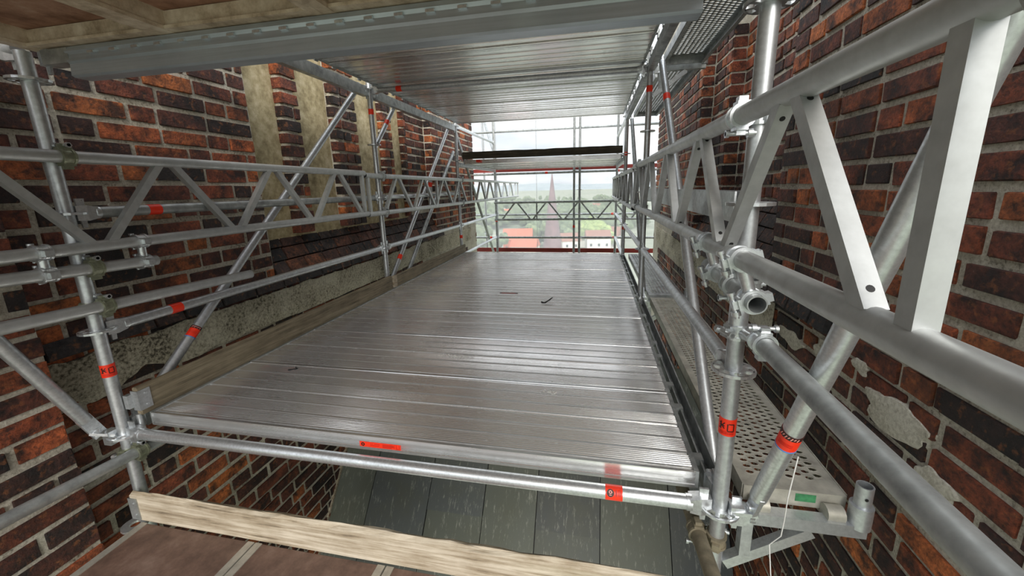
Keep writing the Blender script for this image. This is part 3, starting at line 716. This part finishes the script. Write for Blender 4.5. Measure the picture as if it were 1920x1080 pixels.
# ================================================================== aluminium decks
def deck_profile(w=.538, h=.06):
    P = []; pan = 6; pw = (w-.03)/pan
    P += [(0, .003), (.004, .003), (.005, 0), (.015, 0)]
    for i in range(pan):
        a = .015+i*pw
        wide = (.008, .006, .007, .014, .006, .008)[i]
        P += [(a+.0005, -.006), (a+wide, -.006), (a+wide+.001, 0)]
        n = 7; st = (pw-wide-.004)/n
        for k in range(n):
            y = a+wide+.002+k*st; P += [(y+st*.15, .0002), (y+st*.55, .0002), (y+st*.65, -.0022), (y+st*.92, -.0022)]
    P += [(w-.015, 0), (w-.005, 0), (w-.004, .003), (w, .003)]
    B = [(w, -.022), (w-.003, -.024), (w-.003, -.046), (w, -.048), (w, -h), (w-.02, -h), (w-.02, -.03)]
    q = w-.02; nb = 5; bw = (w-.04)/nb
    for i in range(nb):
        a = q-i*bw; B += [(a-.004, -.03), (a-.008, -.052), (a-bw+.03, -.052), (a-bw+.026, -.03)]
    B += [(.02, -.03), (.02, -h), (0, -h), (0, -.048), (.003, -.046), (.003, -.024), (0, -.022)]
    return P+B
DP = deck_profile()
def deck(y, x0, x1, z, label, group, wide=1):
    e = empty('aluminium_deck', (x0, y, z), label, 'deck plank', group); e.scale.y = wide
    if 'deck' not in deck.cache:
        mb = MB(); mb.extrude(DP, .012, x1-x0-.012); me = mb.mesh('panel'); me.materials.append(M['deck'])
        m2 = MB(); m2.span((0, .004, -.062), (.016, .534, .0035)); c2 = m2.mesh('end_cap'); c2.materials.append(M['galv_dull'])
        m3 = MB(); m3.span((-.03, -.02, -.03), (.004, .02, -.006)); m3.span((-.034, -.02, -.06), (-.022, .02, -.006)); c3 = m3.mesh('hook'); c3.materials.append(M['galv_dull'])
        deck.cache['deck'] = (me, c2, c3)
    me, c2, c3 = deck.cache['deck']
    def ch(nm, m, loc, sx=1):
        o = bpy.data.objects.new(nm, m); C.objects.link(o); o.parent = e; o.location = loc; o.scale.x = sx; LOC[o.name] = Vector((x0, y, z))+Vector(loc); return o
    pn = ch('panel', me, (0, 0, 0)); ch('end_cap', c2, (0, 0, 0)); ch('end_cap', c2, (x1-x0, 0, 0), -1)
    for yy in (.1, .44): ch('hook', c3, (0, yy, 0)); ch('hook', c3, (x1-x0, yy, 0), -1)
    return e, pn
deck.cache = {}
DX0, DX1 = -2.015, .372
nth = ['nearest', 'second nearest', 'third nearest', 'fourth']
ys1 = [1.243, 1.787, 2.331, 2.877]; ys2 = [3.424+.592*i for i in range(4)]
for i, y in enumerate(ys1):
    e, pn = deck(y, DX0, DX1, .08, 'ribbed aluminium deck plank, %s to the viewer' % nth[i], 'aluminium deck planks')
    if i == 0:
        mb = MB(); mb.span((-.933, y-.0012, .035), (-.752, y+.003, .057)); s1 = mb.build('sticker', 'tape', pn); s1['label'] = 'long orange-red printed sticker'
        s1.location = Vector((0, 0, 0))
        mb = MB(); mb.ring((-.918, y-.0016, .046), (0, 1, 0), .0035, .008, .001, 18); mb.build('round_emblem', 'tape_dark', e)
        mb = MB()
        for a, b_, zz in ((-.885, -.872, .050), (-.867, -.842, .050), (-.885, -.845, .043), (-.83, -.775, .052), (-.83, -.78, .048), (-.83, -.775, .044), (-.83, -.79, .040)): mb.span((a, y-.0018, zz-.001), (b_, y-.001, zz+.001))
        mb.span((-.769, y-.0018, .038), (-.7675, y-.001, .055)); mb.span((-.757, y-.0018, .038), (-.7555, y-.001, .055)); mb.span((-.769, y-.0018, .038), (-.756, y-.001, .0395)); mb.build('printed_lines', 'tape_print', e)
nth2 = ['first beyond the middle posts', 'second beyond the middle posts', 'third beyond the middle posts', 'last before the far opening']
for i, y in enumerate(ys2):
    deck(y, DX0, DX1, .08, 'ribbed aluminium deck plank, %s' % nth2[i], 'aluminium deck planks', 1.085)
CZD = 2.075
for i, y in enumerate(ys1):
    deck(y, DX0, DX1, CZD, 'aluminium ceiling plank seen from below, %s' % ['nearest, behind the front beam', 'second from the front beam', 'third from the front beam', 'just before the cross tube'][i], 'aluminium ceiling planks')
for i, y in enumerate(ys2):
    deck(y, DX0, DX1, CZD, 'aluminium ceiling plank seen from below, %s' % ['just behind the cross tube', 'second behind the cross tube', 'third behind the cross tube', 'farthest, against the sky'][i], 'aluminium ceiling planks', 1.085)
mb = MB(); mb.span((-.876, 3.437, .0802), (-.703, 3.472, .0816)); st = mb.build('deck_sticker', 'red_board'); tag(st, 'long dark red sticker lying on the deck in front of the joint', 'sticker')
mb = MB()
for x in (-.868, -.711): mb.span((x-.008, 3.439, .0815), (x+.008, 3.470, .0822))
mb.build('dark_end', 'tape_dark', st)
# U-section ledgers carrying the decks
def u_ledger(x, y0, y1, z, side, label, h=.075, w=.05, mat='galv_dull'):
    e = empty('u_section_ledger', (x, y0, z), label, 'ledger beam')
    prof = [(x-w/2, z+h/2), (x-w/2, z-h/2), (x+w/2, z-h/2), (x+w/2, z+h/2), (x+w/2-.006, z+h/2), (x+w/2-.006, z-h/2+.006), (x-w/2+.006, z-h/2+.006), (x-w/2+.006, z+h/2)]
    mb = MB(); mb.extrude(prof, y0+.07, y1-.07, 1); mb.build('channel', mat, e)
    for d, yy in ((1, y0), (-1, y1)): wedge_head(e, (x, yy, z-.0), (0, d, 0))
    return e
for ya, yb, nm in ((Y0, Y1, 'nearest'), (Y1, Y2, 'far')):
    u_ledger(PR-.008, ya, yb, .035, 1, 'dark channel beam along the right edge of the deck, %s bay' % nm)
    u_ledger(PL+.008, ya, yb, .035, -1, 'channel beam along the left edge of the deck, %s bay' % nm)
    u_ledger(PR, ya, yb, 1.985, 1, 'channel beam along the right edge of the metal ceiling, %s bay' % nm)
    u_ledger(PL, ya, yb, 1.965, -1, 'channel beam along the left edge of the metal ceiling, %s bay' % nm, .085)
u_ledger(PR+.03, Y0+.06, Y1, .985, 1, 'broad channel beam behind the right girder at chest height', .095, .06, 'galv')
# ================================================================== near platforms (above and below the viewer)
def ply_deck(x0, x1, y0, y1, z, label, group, upper):
    e = empty('plywood_deck', (x0, y0, z), label, 'deck plank', group)
    mb = MB(); mb.span((x0+.03, y0, z), (x1-.03, y1, z+.012)); mb.build('plywood_panel', 'ply_under' if upper else 'ply', e)
    for a in (x0, x1-.032):
        mb = MB(); mb.span((a, y0, z-.055), (a+.032, y1, z+.016)); mb.span((a-.004, y0, z-.062), (a+.036, y1, z-.05)); mb.build('side_rail', 'frame' if upper else 'frame_metal', e)
    for yy in (y1-.05, (y0+y1)/2, y0):
        mb = MB(); mb.span((x0+.03, yy, z-.055), (x1-.03, yy+.045, z-.002)); mb.span((x0+.03, yy-.012, z-.06), (x1-.03, yy+.057, z-.05)); mb.build('cross_rail', 'frame', e)
    return e
UPX = [(-2.075, -1.462), (-1.455, -.845), (-.838, -.228), (-.221, .385)]
wd = ['leftmost, above the near left post', 'second from the left', 'third from the left', 'rightmost']
for i, (a, b_) in enumerate(UPX): ply_deck(a, b_, -1.1, 1.235, 1.666, 'framed plywood plank of the platform overhead, %s' % wd[i], 'overhead plywood planks', True)
for i, (a, b_) in enumerate(UPX[:3]): ply_deck(a+.045, b_+.045, -1.1, 1.125, -.425, 'dark plywood plank underfoot, %s' % ['leftmost by the brick wall', 'middle, behind the timber board', 'right of the other two'][i], 'lower plywood planks', False)
# overhead toothed beam
e = empty('toothed_cross_beam', (-1.95, 1.2, 1.5), 'long grey toothed steel beam across the top in front of the metal ceiling', 'beam')
pr = [(1.262, 1.600), (1.205, 1.602), (1.197, 1.585), (1.203, 1.575), (1.199, 1.553), (1.206, 1.545), (1.203, 1.506), (1.212, 1.500), (1.262, 1.500)]
mb = MB(); mb.extrude(pr, -1.91, .27, 0); mb.build('channel', 'toothed', e)
for k in range(20):
    x = -1.8+k*.1; mb = MB(); mb.span((x, 1.194, 1.571), (x+.028, 1.204, 1.579)); mb.build('tooth', 'galv_bright', e)
wedge_head(e, (PL, 1.23, 1.585), (1, 0, 0)); mb = MB(); mb.span((-2.03, 1.2, 1.55), (-1.9, 1.25, 1.6)); mb.build('end_claw', 'galv_dull', e)
e = empty('transom_tube', (-2.9, Y0-.02, 1.61), 'tube stub carrying the overhead platform at the left edge', 'tube')
mb = MB(); mb.tube((-2.9, Y0, 1.607), (-2.12, Y0, 1.607), .022, 14); mb.build('tube', 'galv', e); wedge_head(e, (PL, Y0, 1.6), (-1, 0, 0))
# ================================================================== toe boards
def board(p0, p1, hgt, th, mat, label, seg=24, wob=.004, name='timber_toe_board', bevel=.012):
    p0, p1 = Vector(p0), Vector(p1); d = (p1-p0); z = Vector((0, 0, 1)); n = d.normalized().cross(z)
    V, Fs = [], []
    for i in range(seg+1):
        c = p0+d*i/seg; w = lambda k: wob*noise.noise((i*.7+p0.x, k*3.1, p0.y*2))
        V += [c-n*th/2, c+n*th/2, c+n*th/2+z*(hgt-bevel*.4+w(1)), c+n*(th/2-bevel*.5)+z*(hgt+w(2)), c-n*(th/2-bevel*.5)+z*(hgt+w(3)), c-n*th/2+z*(hgt-bevel*.4+w(4))]
    m = 6
    for i in range(seg):
        for k in range(m): Fs.append((i*m+k, (i+1)*m+k, (i+1)*m+(k+1) % m, i*m+(k+1) % m))
    Fs += [tuple(range(m-1, -1, -1)), tuple(seg*m+k for k in range(m))]
    e = empty(name, p0, label, 'toe board'); mb = MB(); mb.add(V, Fs); mb.build('plank', mat, e)
    return e
tb = board((-2.035, 1.225, .082), (-2.035, 3.50, .082), .135, .03, 'wood_y', 'grey timber toe board along the left deck edge, nearest length')
mb = MB(); mb.span((-2.055, 1.218, .105), (-2.015, 1.222, .20)); mb.span((-2.02, 1.218, .105), (-2.016, 1.27, .20)); mb.span((-2.075, 1.2, .12), (-2.05, 1.224, .185)); mb.build('end_bracket', 'galv', tb)
for zz in (.125, .18):
    mb = MB(); mb.tube((-2.017, 1.25, zz), (-2.012, 1.25, zz), .006, 8); mb.build('screw', 'galv_bright', tb)
mb = MB(); mb.tube((-2.045, 1.225, .0), (-2.045, 1.225, .085), .012, 8); mb.build('pin', 'galv', tb)
tb = board((-2.035, 3.60, .082), (-2.035, 5.83, .082), .12, .03, 'wood_y', 'grey timber toe board along the left deck edge, far bay')
mb = MB(); mb.span((-2.05, 3.53, .085), (-2.018, 3.60, .20)); mb.build('end_block', 'wood_x', tb)
tb = board((-2.075, 1.148, -.405), (.62, 1.148, -.405), .138, .034, 'wood_x', 'worn timber board crossing the bottom of the view below the deck', 40, .012, bevel=.03)
mb = MB(); mb.span((-2.083, 1.128, -.40), (-2.073, 1.17, -.29)); mb.span((-2.083, 1.126, -.40), (-2.035, 1.131, -.29)); mb.build('end_bracket', 'galv_dull', tb)
for zz in (-.315, -.375):
    mb = MB(); mb.tube((-2.055, 1.128, zz), (-2.055, 1.122, zz), .006, 8); mb.build('screw', 'galv', tb)
e = empty('bracket_ring', (-2.07, 1.14, -.44), 'small galvanised ring fitting under the timber board end', 'fitting')
mb = MB(); mb.ring((-2.075, 1.125, -.43), (0, 0, 1), .02, .05, .01, 16); mb.build('ring', 'galv_bright', e)
# ================================================================== right console and perforated planks
def perf_mesh(x0, x1, y0, y1, z, pitch=.031, hr=.0115, near=True):
    """steel sheet with real punched holes: a grid of cells, each an octagonal hole in a square"""
    mb = MB(); ny = int((y1-y0-.08)/pitch); nx = int((x1-x0-.06)/pitch)
    ox = x0+((x1-x0)-nx*pitch)/2; oy = y0+.05
    ye = oy+ny*pitch
    h = pitch/2
    sq = [(h, 0), (h, h), (0, h), (-h, h), (-h, 0), (-h, -h), (0, -h), (h, -h)]
    for i in range(nx):
        for j in range(ny):
            cx, cy = ox+(i+.5)*pitch, oy+(j+.5)*pitch
            if i % 2:
                if j == ny-1:
                    mb.add([(cx-h, oy, z), (cx+h, oy, z), (cx+h, oy+h, z), (cx-h, oy+h, z)], [(0, 1, 2, 3)]); mb.add([(cx-h, ye-h, z), (cx+h, ye-h, z), (cx+h, ye, z), (cx-h, ye, z)], [(0, 1, 2, 3)]); continue
                cy += h
            V = [(cx+a, cy+b, z) for a, b in sq]
            V += [(cx+math.cos(k*math.pi/4)*hr*1.15, cy+math.sin(k*math.pi/4)*hr*.85, z+.0012) for k in range(8)]
            V += [(cx+math.cos(k*math.pi/4)*hr*1.1, cy+math.sin(k*math.pi/4)*hr*.82, z-.002) for k in range(8)]
            mb.add(V, [(k, (k+1) % 8, 8+(k+1) % 8, 8+k) for k in range(8)]+[(8+k, 8+(k+1) % 8, 16+(k+1) % 8, 16+k) for k in range(8)])
    mb.add([(x0, y0, z), (x1, y0, z), (x1, oy, z), (x0, oy, z)], [(0, 1, 2, 3)])
    mb.add([(x0, ye, z), (x1, ye, z), (x1, y1, z), (x0, y1, z)], [(0, 1, 2, 3)])
    mb.add([(x0, oy, z), (ox, oy, z), (ox, ye, z), (x0, ye, z)], [(0, 1, 2, 3)])
    mb.add([(ox+nx*pitch, oy, z), (x1, oy, z), (x1, ye, z), (ox+nx*pitch, ye, z)], [(0, 1, 2, 3)])
    return mb
def perf_plank(x0, x1, y0, y1, z, label, mat='perf', green=False):
    e = empty('perforated_plank', (x0, y0, z), label, 'steel plank')
    perf_mesh(x0, x1, y0, y1, z).build('perforated_sheet', mat, e)
    for a, s in ((x0, 1), (x1, -1)):
        mb = MB(); mb.span((a, y0, z-.06), (a+s*.004, y1, z+.003)); mb.span((a, y0, z-.06), (a+s*.025, y1, z-.056)); mb.build('side_flange', mat, e)
    mb = MB(); mb.span((x0+.004, y0-.006, z-.055), (x1-.004, y0+.002, z+.001)); fr = mb.build('end_plate', mat, e)
    mb = MB(); mb.span((x0+.004, y1-.002, z-.055), (x1-.004, y1+.006, z+.001)); mb.build('end_plate', mat, e)
    for a in (x0+.045, x1-.05):
        mb = MB(); mb.tube((a-.025, y0-.03, z-.045), (a+.025, y0-.03, z-.045), .026, 12); mb.build('claw', mat, e)
    if green: mb = MB(); mb.span((x0+.16, y0-.0072, z-.036), (x0+.22, y0-.005, z-.008)); mb.build('paint_mark', 'paint_green', fr)
    return e
perf_plank(.505, .815, 1.235, 3.50, .065, 'beige perforated steel plank beside the right wall, nearest', green=True)
perf_plank(.505, .815, 3.60, 5.83, .065, 'perforated steel plank beside the right wall, far bay', 'galv_dull')
perf_plank(.505, .815, 1.235, 3.48, 2.035, 'dark perforated plank overhead at the right wall, nearest', 'galv_dull')
perf_plank(.505, .815, 3.60, 5.83, 2.035, 'dark perforated plank overhead at the right wall, far bay', 'galv_dull')
def console(y, z, label, foot=True, mat='galv'):
    e = empty('console_bracket', (PR, y, z), label, 'bracket')
    mb = MB(); mb.bar((PR+.05, y, z), (.845, y, z), .042, .042); mb.build('arm', mat, e)
    wedge_head(e, (PR, y, z), (1, 0, 0))
    mb = MB(); mb.tube((.83, y, z+.01), (.83, y, z+.085), .031, 18, .004); mb.ring((.83, y, z+.084), (0, 0, 1), .02, .031, .004); mb.build('socket', mat, e)
    mb = MB(); mb.tube((.83, y, z+.08), (.83, y, z+.155), .0225, 18, .004); sp = mb.build('spigot', mat, e)
    mb = MB(); mb.tube((.825, y-.0228, z+.12), (.825, y-.0235, z+.12), .005, 10); mb.build('pin_hole', 'dark_hole', sp)
    mb = MB(); mb.bar((PR+.03, y, z-.20), (.70, y, z-.03), .034, .034); mb.build('strut', 'galv_bright', e)
    mb = MB(); mb.bar((PR+.085, y, z-.02), (PR+.085, y, z-.15), .033, .036, (0, 1, 0)); mb.build('web_post', mat, e)
    return e
console(Y0, -.012, 'galvanised console bracket under the near end of the perforated plank')
console(Y1, -.012, 'console bracket under the joint of the perforated planks')
console(Y1, 1.975, 'console bracket under the overhead perforated plank at the middle right post', mat='galv_dull')
e = empty('cable_tie', (.50, .95, .3), 'long white cable tie hanging from the stout right brace', 'cable tie')
mb = MB()
pts = [(.545, 1.02, .34), (.54, 1.03, .2), (.555, 1.06, .10), (.56, 1.075, .03), (.545, 1.10, -.03), (.55, 1.08, -.12), (.56, 1.03, -.24)]
for a, b_ in zip(pts, pts[1:]): mb.tube(a, b_, .0016, 6)
mb.build('strap', 'zip', e)
# ================================================================== far platform
e = empty('timber_toe_board', (-2.1, 5.9, 1.5), 'dark timber board along the high far platform against the sky', 'toe board')
mb = MB(); n = 30; V = []; Fs = []
for i in range(n+1):
    x = -2.02+2.40*i/n; w = .012*noise.noise((i*.35, 2, 1))
    V += [(x, 5.90, 1.515+.0*i), (x, 5.935, 1.515), (x, 5.935, 1.62+w), (x, 5.90, 1.62+w)]
for i in range(n):
    for k in range(4): Fs.append((i*4+k, i*4+(k+1) % 4, (i+1)*4+(k+1) % 4, (i+1)*4+k))
Fs += [(0, 1, 2, 3), (n*4+3, n*4+2, n*4+1, n*4)]; mb.add(V, Fs); mb.build('plank', 'wood_dark', e)
for i in range(4):
    deck(5.95+.556*i, DX0, DX1, 1.505, 'aluminium plank of the high far platform, %s' % ['nearest row', 'second row', 'third row', 'outermost row'][i], 'high far platform planks')
mb = MB(); mb.span((-4.2, 8.25, 1.40), (1.7, 8.28, 1.475)); tag(mb.build('red_toe_board', 'red_board'), 'dark red board under the outer edge of the high far platform', 'toe board')
mb = MB(); mb.span((-4.2, 8.3, -.33), (1.7, 8.33, -.24)); tag(mb.build('red_toe_board', 'red_board'), 'dark red board along the foot of the far opening', 'toe board')
u_ledger(PL, Y2, Y3, 1.44, -1, 'channel beam under the left end of the high far platform', .06, .05, 'galv')
u_ledger(PR, Y2, Y3, 1.44, 1, 'channel beam under the right end of the high far platform', .06, .05, 'galv')
e = empty('red_tape_tag', (-1.75, 5.89, 1.49), 'small red tape tag under the dark board of the high platform', 'tape'); mb = MB(); mb.span((-1.80, 5.895, 1.462), (-1.735, 5.90, 1.50)); mb.build('tape_piece', 'tape', e)
# scaffold film outside
mb = MB()
def sheet(x0, x1, nm, lab):
    mb = MB(); n = 14; V = []; Fs = []
    for i in range(n+1):
        x = x0+(x1-x0)*i/n
        for k in range(11):
            z = -5+11*k/10; V.append((x, 10.6+.05*noise.noise((x*1.3, z*.8, 3)), z))
    for i in range(n):
        for k in range(10): a = i*11+k; Fs.append((a, a+11, a+12, a+1))
    mb.add(V, Fs, True); o = mb.build('scaffold_film', 'net'); tag(o, lab, 'scaffold film')
    mb = MB(); mb.tube((x1, 10.55, -5), (x1, 10.55, 6), .006, 6); mb.build('seam', 'galv_dull', o)
sheet(-9, -1.55, 'l', 'translucent scaffold film outside, left of its thin vertical seam')
sheet(-1.55, 6, 'r', 'translucent scaffold film outside, right of its thin vertical seam')
# ================================================================== small debris on the deck
mb = MB(); pts = [(-.44, 3.19, .085), (-.405, 3.16, .088), (-.375, 3.2, .10), (-.35, 3.25, .11)]
for a, b_ in zip(pts, pts[1:]): mb.tube(a, b_, .007, 6, 0, .004)
tag(mb.build('twig', 'dark_hole'), 'small dark twig lying on the middle of the deck', 'twig')
def splash(x, y, rx, ry, n, lab, mat='dirt'):
    mb = MB(); rd = random.Random(int(x*100)+7)
    for k in range(n):
        a = rd.uniform(0, 6.28); r = rd.random()**.7; px, py = x+math.cos(a)*r*rx, y+math.sin(a)*r*ry; s_ = rd.uniform(.002, .009)*(1.3-r)
        V = [(px+math.cos(t*1.047)*s_*rd.uniform(.6, 1.5), py+math.sin(t*1.047)*s_*rd.uniform(.5, 1), .0806) for t in range(6)]+[(px, py, .0806+s_*.35)]
        mb.add(V, [(t, (t+1) % 6, 6) for t in range(6)])
    o = mb.build('grit_spill', mat); tag(o, lab, 'grit'); o['kind'] = 'stuff'
splash(-.80, 2.03, .13, .035, 160, 'pale grit spilt on the second deck plank')
splash(-.2, 1.70, .05, .03, 40, 'small pale grit spot on the nearest deck plank')
mb = MB()
pts = [(-1.69, 1.72, .083), (-1.665, 1.725, .086), (-1.65, 1.74, .083), (-1.67, 1.755, .085)]
for a, b_ in zip(pts, pts[1:]): mb.tube(a, b_, .003, 6)
tag(mb.build('wire_scrap', 'dark_hole'), 'curled dark wire scrap at the left of the nearest plank', 'wire')
# ================================================================== town far below
GZ = -36
mb = MB(); mb.add([(-9000, -3000, GZ), (9000, -3000, GZ), (9000, 14000, GZ), (-9000, 14000, GZ)], [(0, 1, 2, 3)])
struct(mb.build('ground', 'ground'), 'hazy wooded land far below the tower', 'ground')
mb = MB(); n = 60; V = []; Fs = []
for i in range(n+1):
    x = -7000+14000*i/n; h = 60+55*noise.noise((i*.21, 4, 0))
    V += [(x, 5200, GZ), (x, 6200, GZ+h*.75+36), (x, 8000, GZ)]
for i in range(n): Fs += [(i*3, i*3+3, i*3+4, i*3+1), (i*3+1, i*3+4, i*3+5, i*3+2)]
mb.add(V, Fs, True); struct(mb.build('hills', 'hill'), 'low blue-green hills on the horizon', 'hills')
def at(px, py, z):
    d = CR*((px-972.26)/F)-CU*((py-509.14)/F)+CF; t = (z-CZ)/d.z; return Vector((d.x*t, d.y*t, z))
def house(px, py, w, dp, h, rh, rot, wallm, roofm, label):
    c = at(px, py, GZ); e = empty('house', c, label, 'house'); R = Matrix.Rotation(rot, 3, 'Z')
    T = lambda v: c+R @ Vector(v)
    mb = MB(); mb.add([T((x, y, z)) for x in (-w/2, w/2) for y in (-dp/2, dp/2) for z in (0, h)], [(0, 1, 3, 2), (4, 6, 7, 5), (0, 4, 5, 1), (2, 3, 7, 6), (0, 2, 6, 4), (1, 5, 7, 3)]); mb.build('walls', wallm, e)
    o = .5; mb = MB(); mb.add([T(v) for v in ((-w/2-o, -dp/2-o, h-.2), (w/2+o, -dp/2-o, h-.2), (w/2+o, dp/2+o, h-.2), (-w/2-o, dp/2+o, h-.2), (-w/2-o, 0, h+rh), (w/2+o, 0, h+rh))], [(0, 1, 5, 4), (2, 3, 4, 5), (0, 4, 3), (1, 2, 5), (0, 3, 2, 1)]); mb.build('roof', roofm, e)
    nx = max(2, int(w/4)); fl_ = max(1, int(h/3.2))
    for i in range(nx):
        for k in range(fl_):
            x = -w/2+(i+.5)*w/nx; z = 1.4+k*3.1
            mb = MB(); mb.add([T((x+a, -dp/2-.06+b_*.1, z+q)) for a in (-.6, .6) for b_ in (0, 1) for q in (0, 1.5)], [(0, 1, 3, 2), (4, 6, 7, 5), (0, 4, 5, 1), (2, 3, 7, 6), (0, 2, 6, 4), (1, 5, 7, 3)]); mb.build('window', 'pane', e)
    return e
house(972, 468, 17, 12, 7, 6, .1, 'roof_red', 'roof_red', 'house with broad red roof left of the spire')
house(985, 480, 14, 10, 6, 4, -.1, 'render_wall', 'roof_red', 'lower red roofed house in front of the broad red roof')
house(1068, 476, 10, 9, 8, 4, .3, 'render_wall', 'roof_brown', 'pale gabled house just left of the middle post')
house(1096, 462, 11, 9, 8, 5, -.2, 'render_wall', 'roof_red', 'pale house with red roof right of the middle post')
house(1120, 474, 13, 10, 9, 4, .15, 'render_wall', 'roof_brown', 'white gabled house behind the right rail')
house(1143, 464, 12, 9, 8, 5, -.35, 'render_wall', 'roof_brown', 'white house at the right end of the town view')
house(1052, 452, 12, 9, 7, 5, .4, 'render_wall', 'roof_brown', 'small house among the trees beside the spire')
house(945, 410, 20, 12, 7, 5, .1, 'render_wall', 'roof_red', 'distant house in the middle of the woods')
house(1110, 398, 24, 12, 8, 5, -.1, 'render_wall', 'roof_brown', 'distant long house below the horizon')
# spire
b0 = Vector((-1.608/15*60, 60, 0)); top = 1.06+.523*4; e = empty('spire', (b0.x, b0.y, GZ), 'slender purple-brown church spire rising above the horizon', 'spire')
mb = MB(); k = 8; base = -9.4
mb.tube((b0.x, b0.y, base), (b0.x, b0.y, top), 1.65, 8, 0, .05); mb.build('spire_roof', 'spire', e)
mb = MB(); mb.span((b0.x-1.9, b0.y-1.9, GZ), (b0.x+1.9, b0.y+1.9, base+.1)); mb.build('tower', 'spire', e)
mb = MB(); mb.tube((b0.x, b0.y, top-.2), (b0.x, b0.y, top+1.0), .06, 6); mb.build('finial', 'galv_dull', e)
# trees: three crowns shared between many trees
def crown(seed, mat):
    mb = MB(); rd = random.Random(seed)
    for k in range(16):
        c = Vector((rd.gauss(0, .32), rd.gauss(0, .32), rd.uniform(.35, 1.05))); r = rd.uniform(.2, .34); n, m = 7, 5; V = []
        for i in range(m+1):
            for j in range(n):
                t, a = math.pi*i/m, 2*math.pi*j/n; rr = r*rd.uniform(.8, 1.2); V.append(c+Vector((math.sin(t)*math.cos(a), math.sin(t)*math.sin(a), math.cos(t)))*rr)
        mb.add(V, [(i*n+j, i*n+(j+1) % n, (i+1)*n+(j+1) % n, (i+1)*n+j) for i in range(m) for j in range(n)])
    me = mb.mesh('foliage'); me.materials.append(M[mat]); return me
CM = [crown(1, 'leaf'), crown(2, 'leaf'), crown(3, 'leaf_pale')]
mb = MB(); mb.tube((0, 0, 0), (0, 0, .6), .05, 7, 0, .03); TM = mb.mesh('trunk'); TM.materials.append(M['bark'])
rd = random.Random(5)
V, Fc = [], []
for k in range(170):
    py = rd.choice([rd.uniform(378, 400), rd.uniform(395, 425), rd.uniform(400, 430)]); c = at(rd.uniform(860, 1200), py, GZ)
    if min((c-Vector(q.location)).length for q in C.objects if q.name.startswith('house')) < 45: continue
    h = rd.uniform(8, 15); me = CM[rd.choice([0, 1])]; q = len(V)
    V += [c+Vector((v.co.x*h, v.co.y*h, v.co.z*h)) for v in me.vertices]; Fc += [[i+q for i in p.vertices] for p in me.polygons]
me = bpy.data.meshes.new('woodland'); me.from_pydata(V, [], Fc); me.materials.append(M['leaf']); o = bpy.data.objects.new('woodland', me); C.objects.link(o); tag(o, 'hazy green woodland between the houses and the horizon', 'woodland'); o['kind'] = 'stuff'
for px, py, h, t, lab in ((1118, 462, 14, 2, 'pale yellow-green tree behind the white gabled houses'), (1131, 464, 12, 2, 'second pale tree close to the right rail'), (1104, 452, 11, 2, 'pale tree just right of the middle post'), (896, 468, 12, 0, 'dark tree behind the left facade posts'),
    (922, 480, 10, 1, 'dark tree left of the broad red roof'), (1012, 462, 13, 0, 'dark tree just right of the broad red roof'), (1058, 462, 13, 1, 'dark tree just right of the spire foot'), (1072, 448, 12, 0, 'dark tree left of the middle post pair'), (1024, 440, 12, 1, 'dark tree left of the spire shaft'), (1147, 452, 13, 0, 'dark tree at the right end of the town view')):
    e = empty('tree', at(px, py, GZ), lab, 'tree', 'trees among the nearer houses')
    o = bpy.data.objects.new('foliage', CM[t]); C.objects.link(o); o.parent = e; o.scale = (h, h, h); o.rotation_euler.z = rd.uniform(0, 6)
    o = bpy.data.objects.new('trunk', TM); C.objects.link(o); o.parent = e; o.scale = (h, h, h)
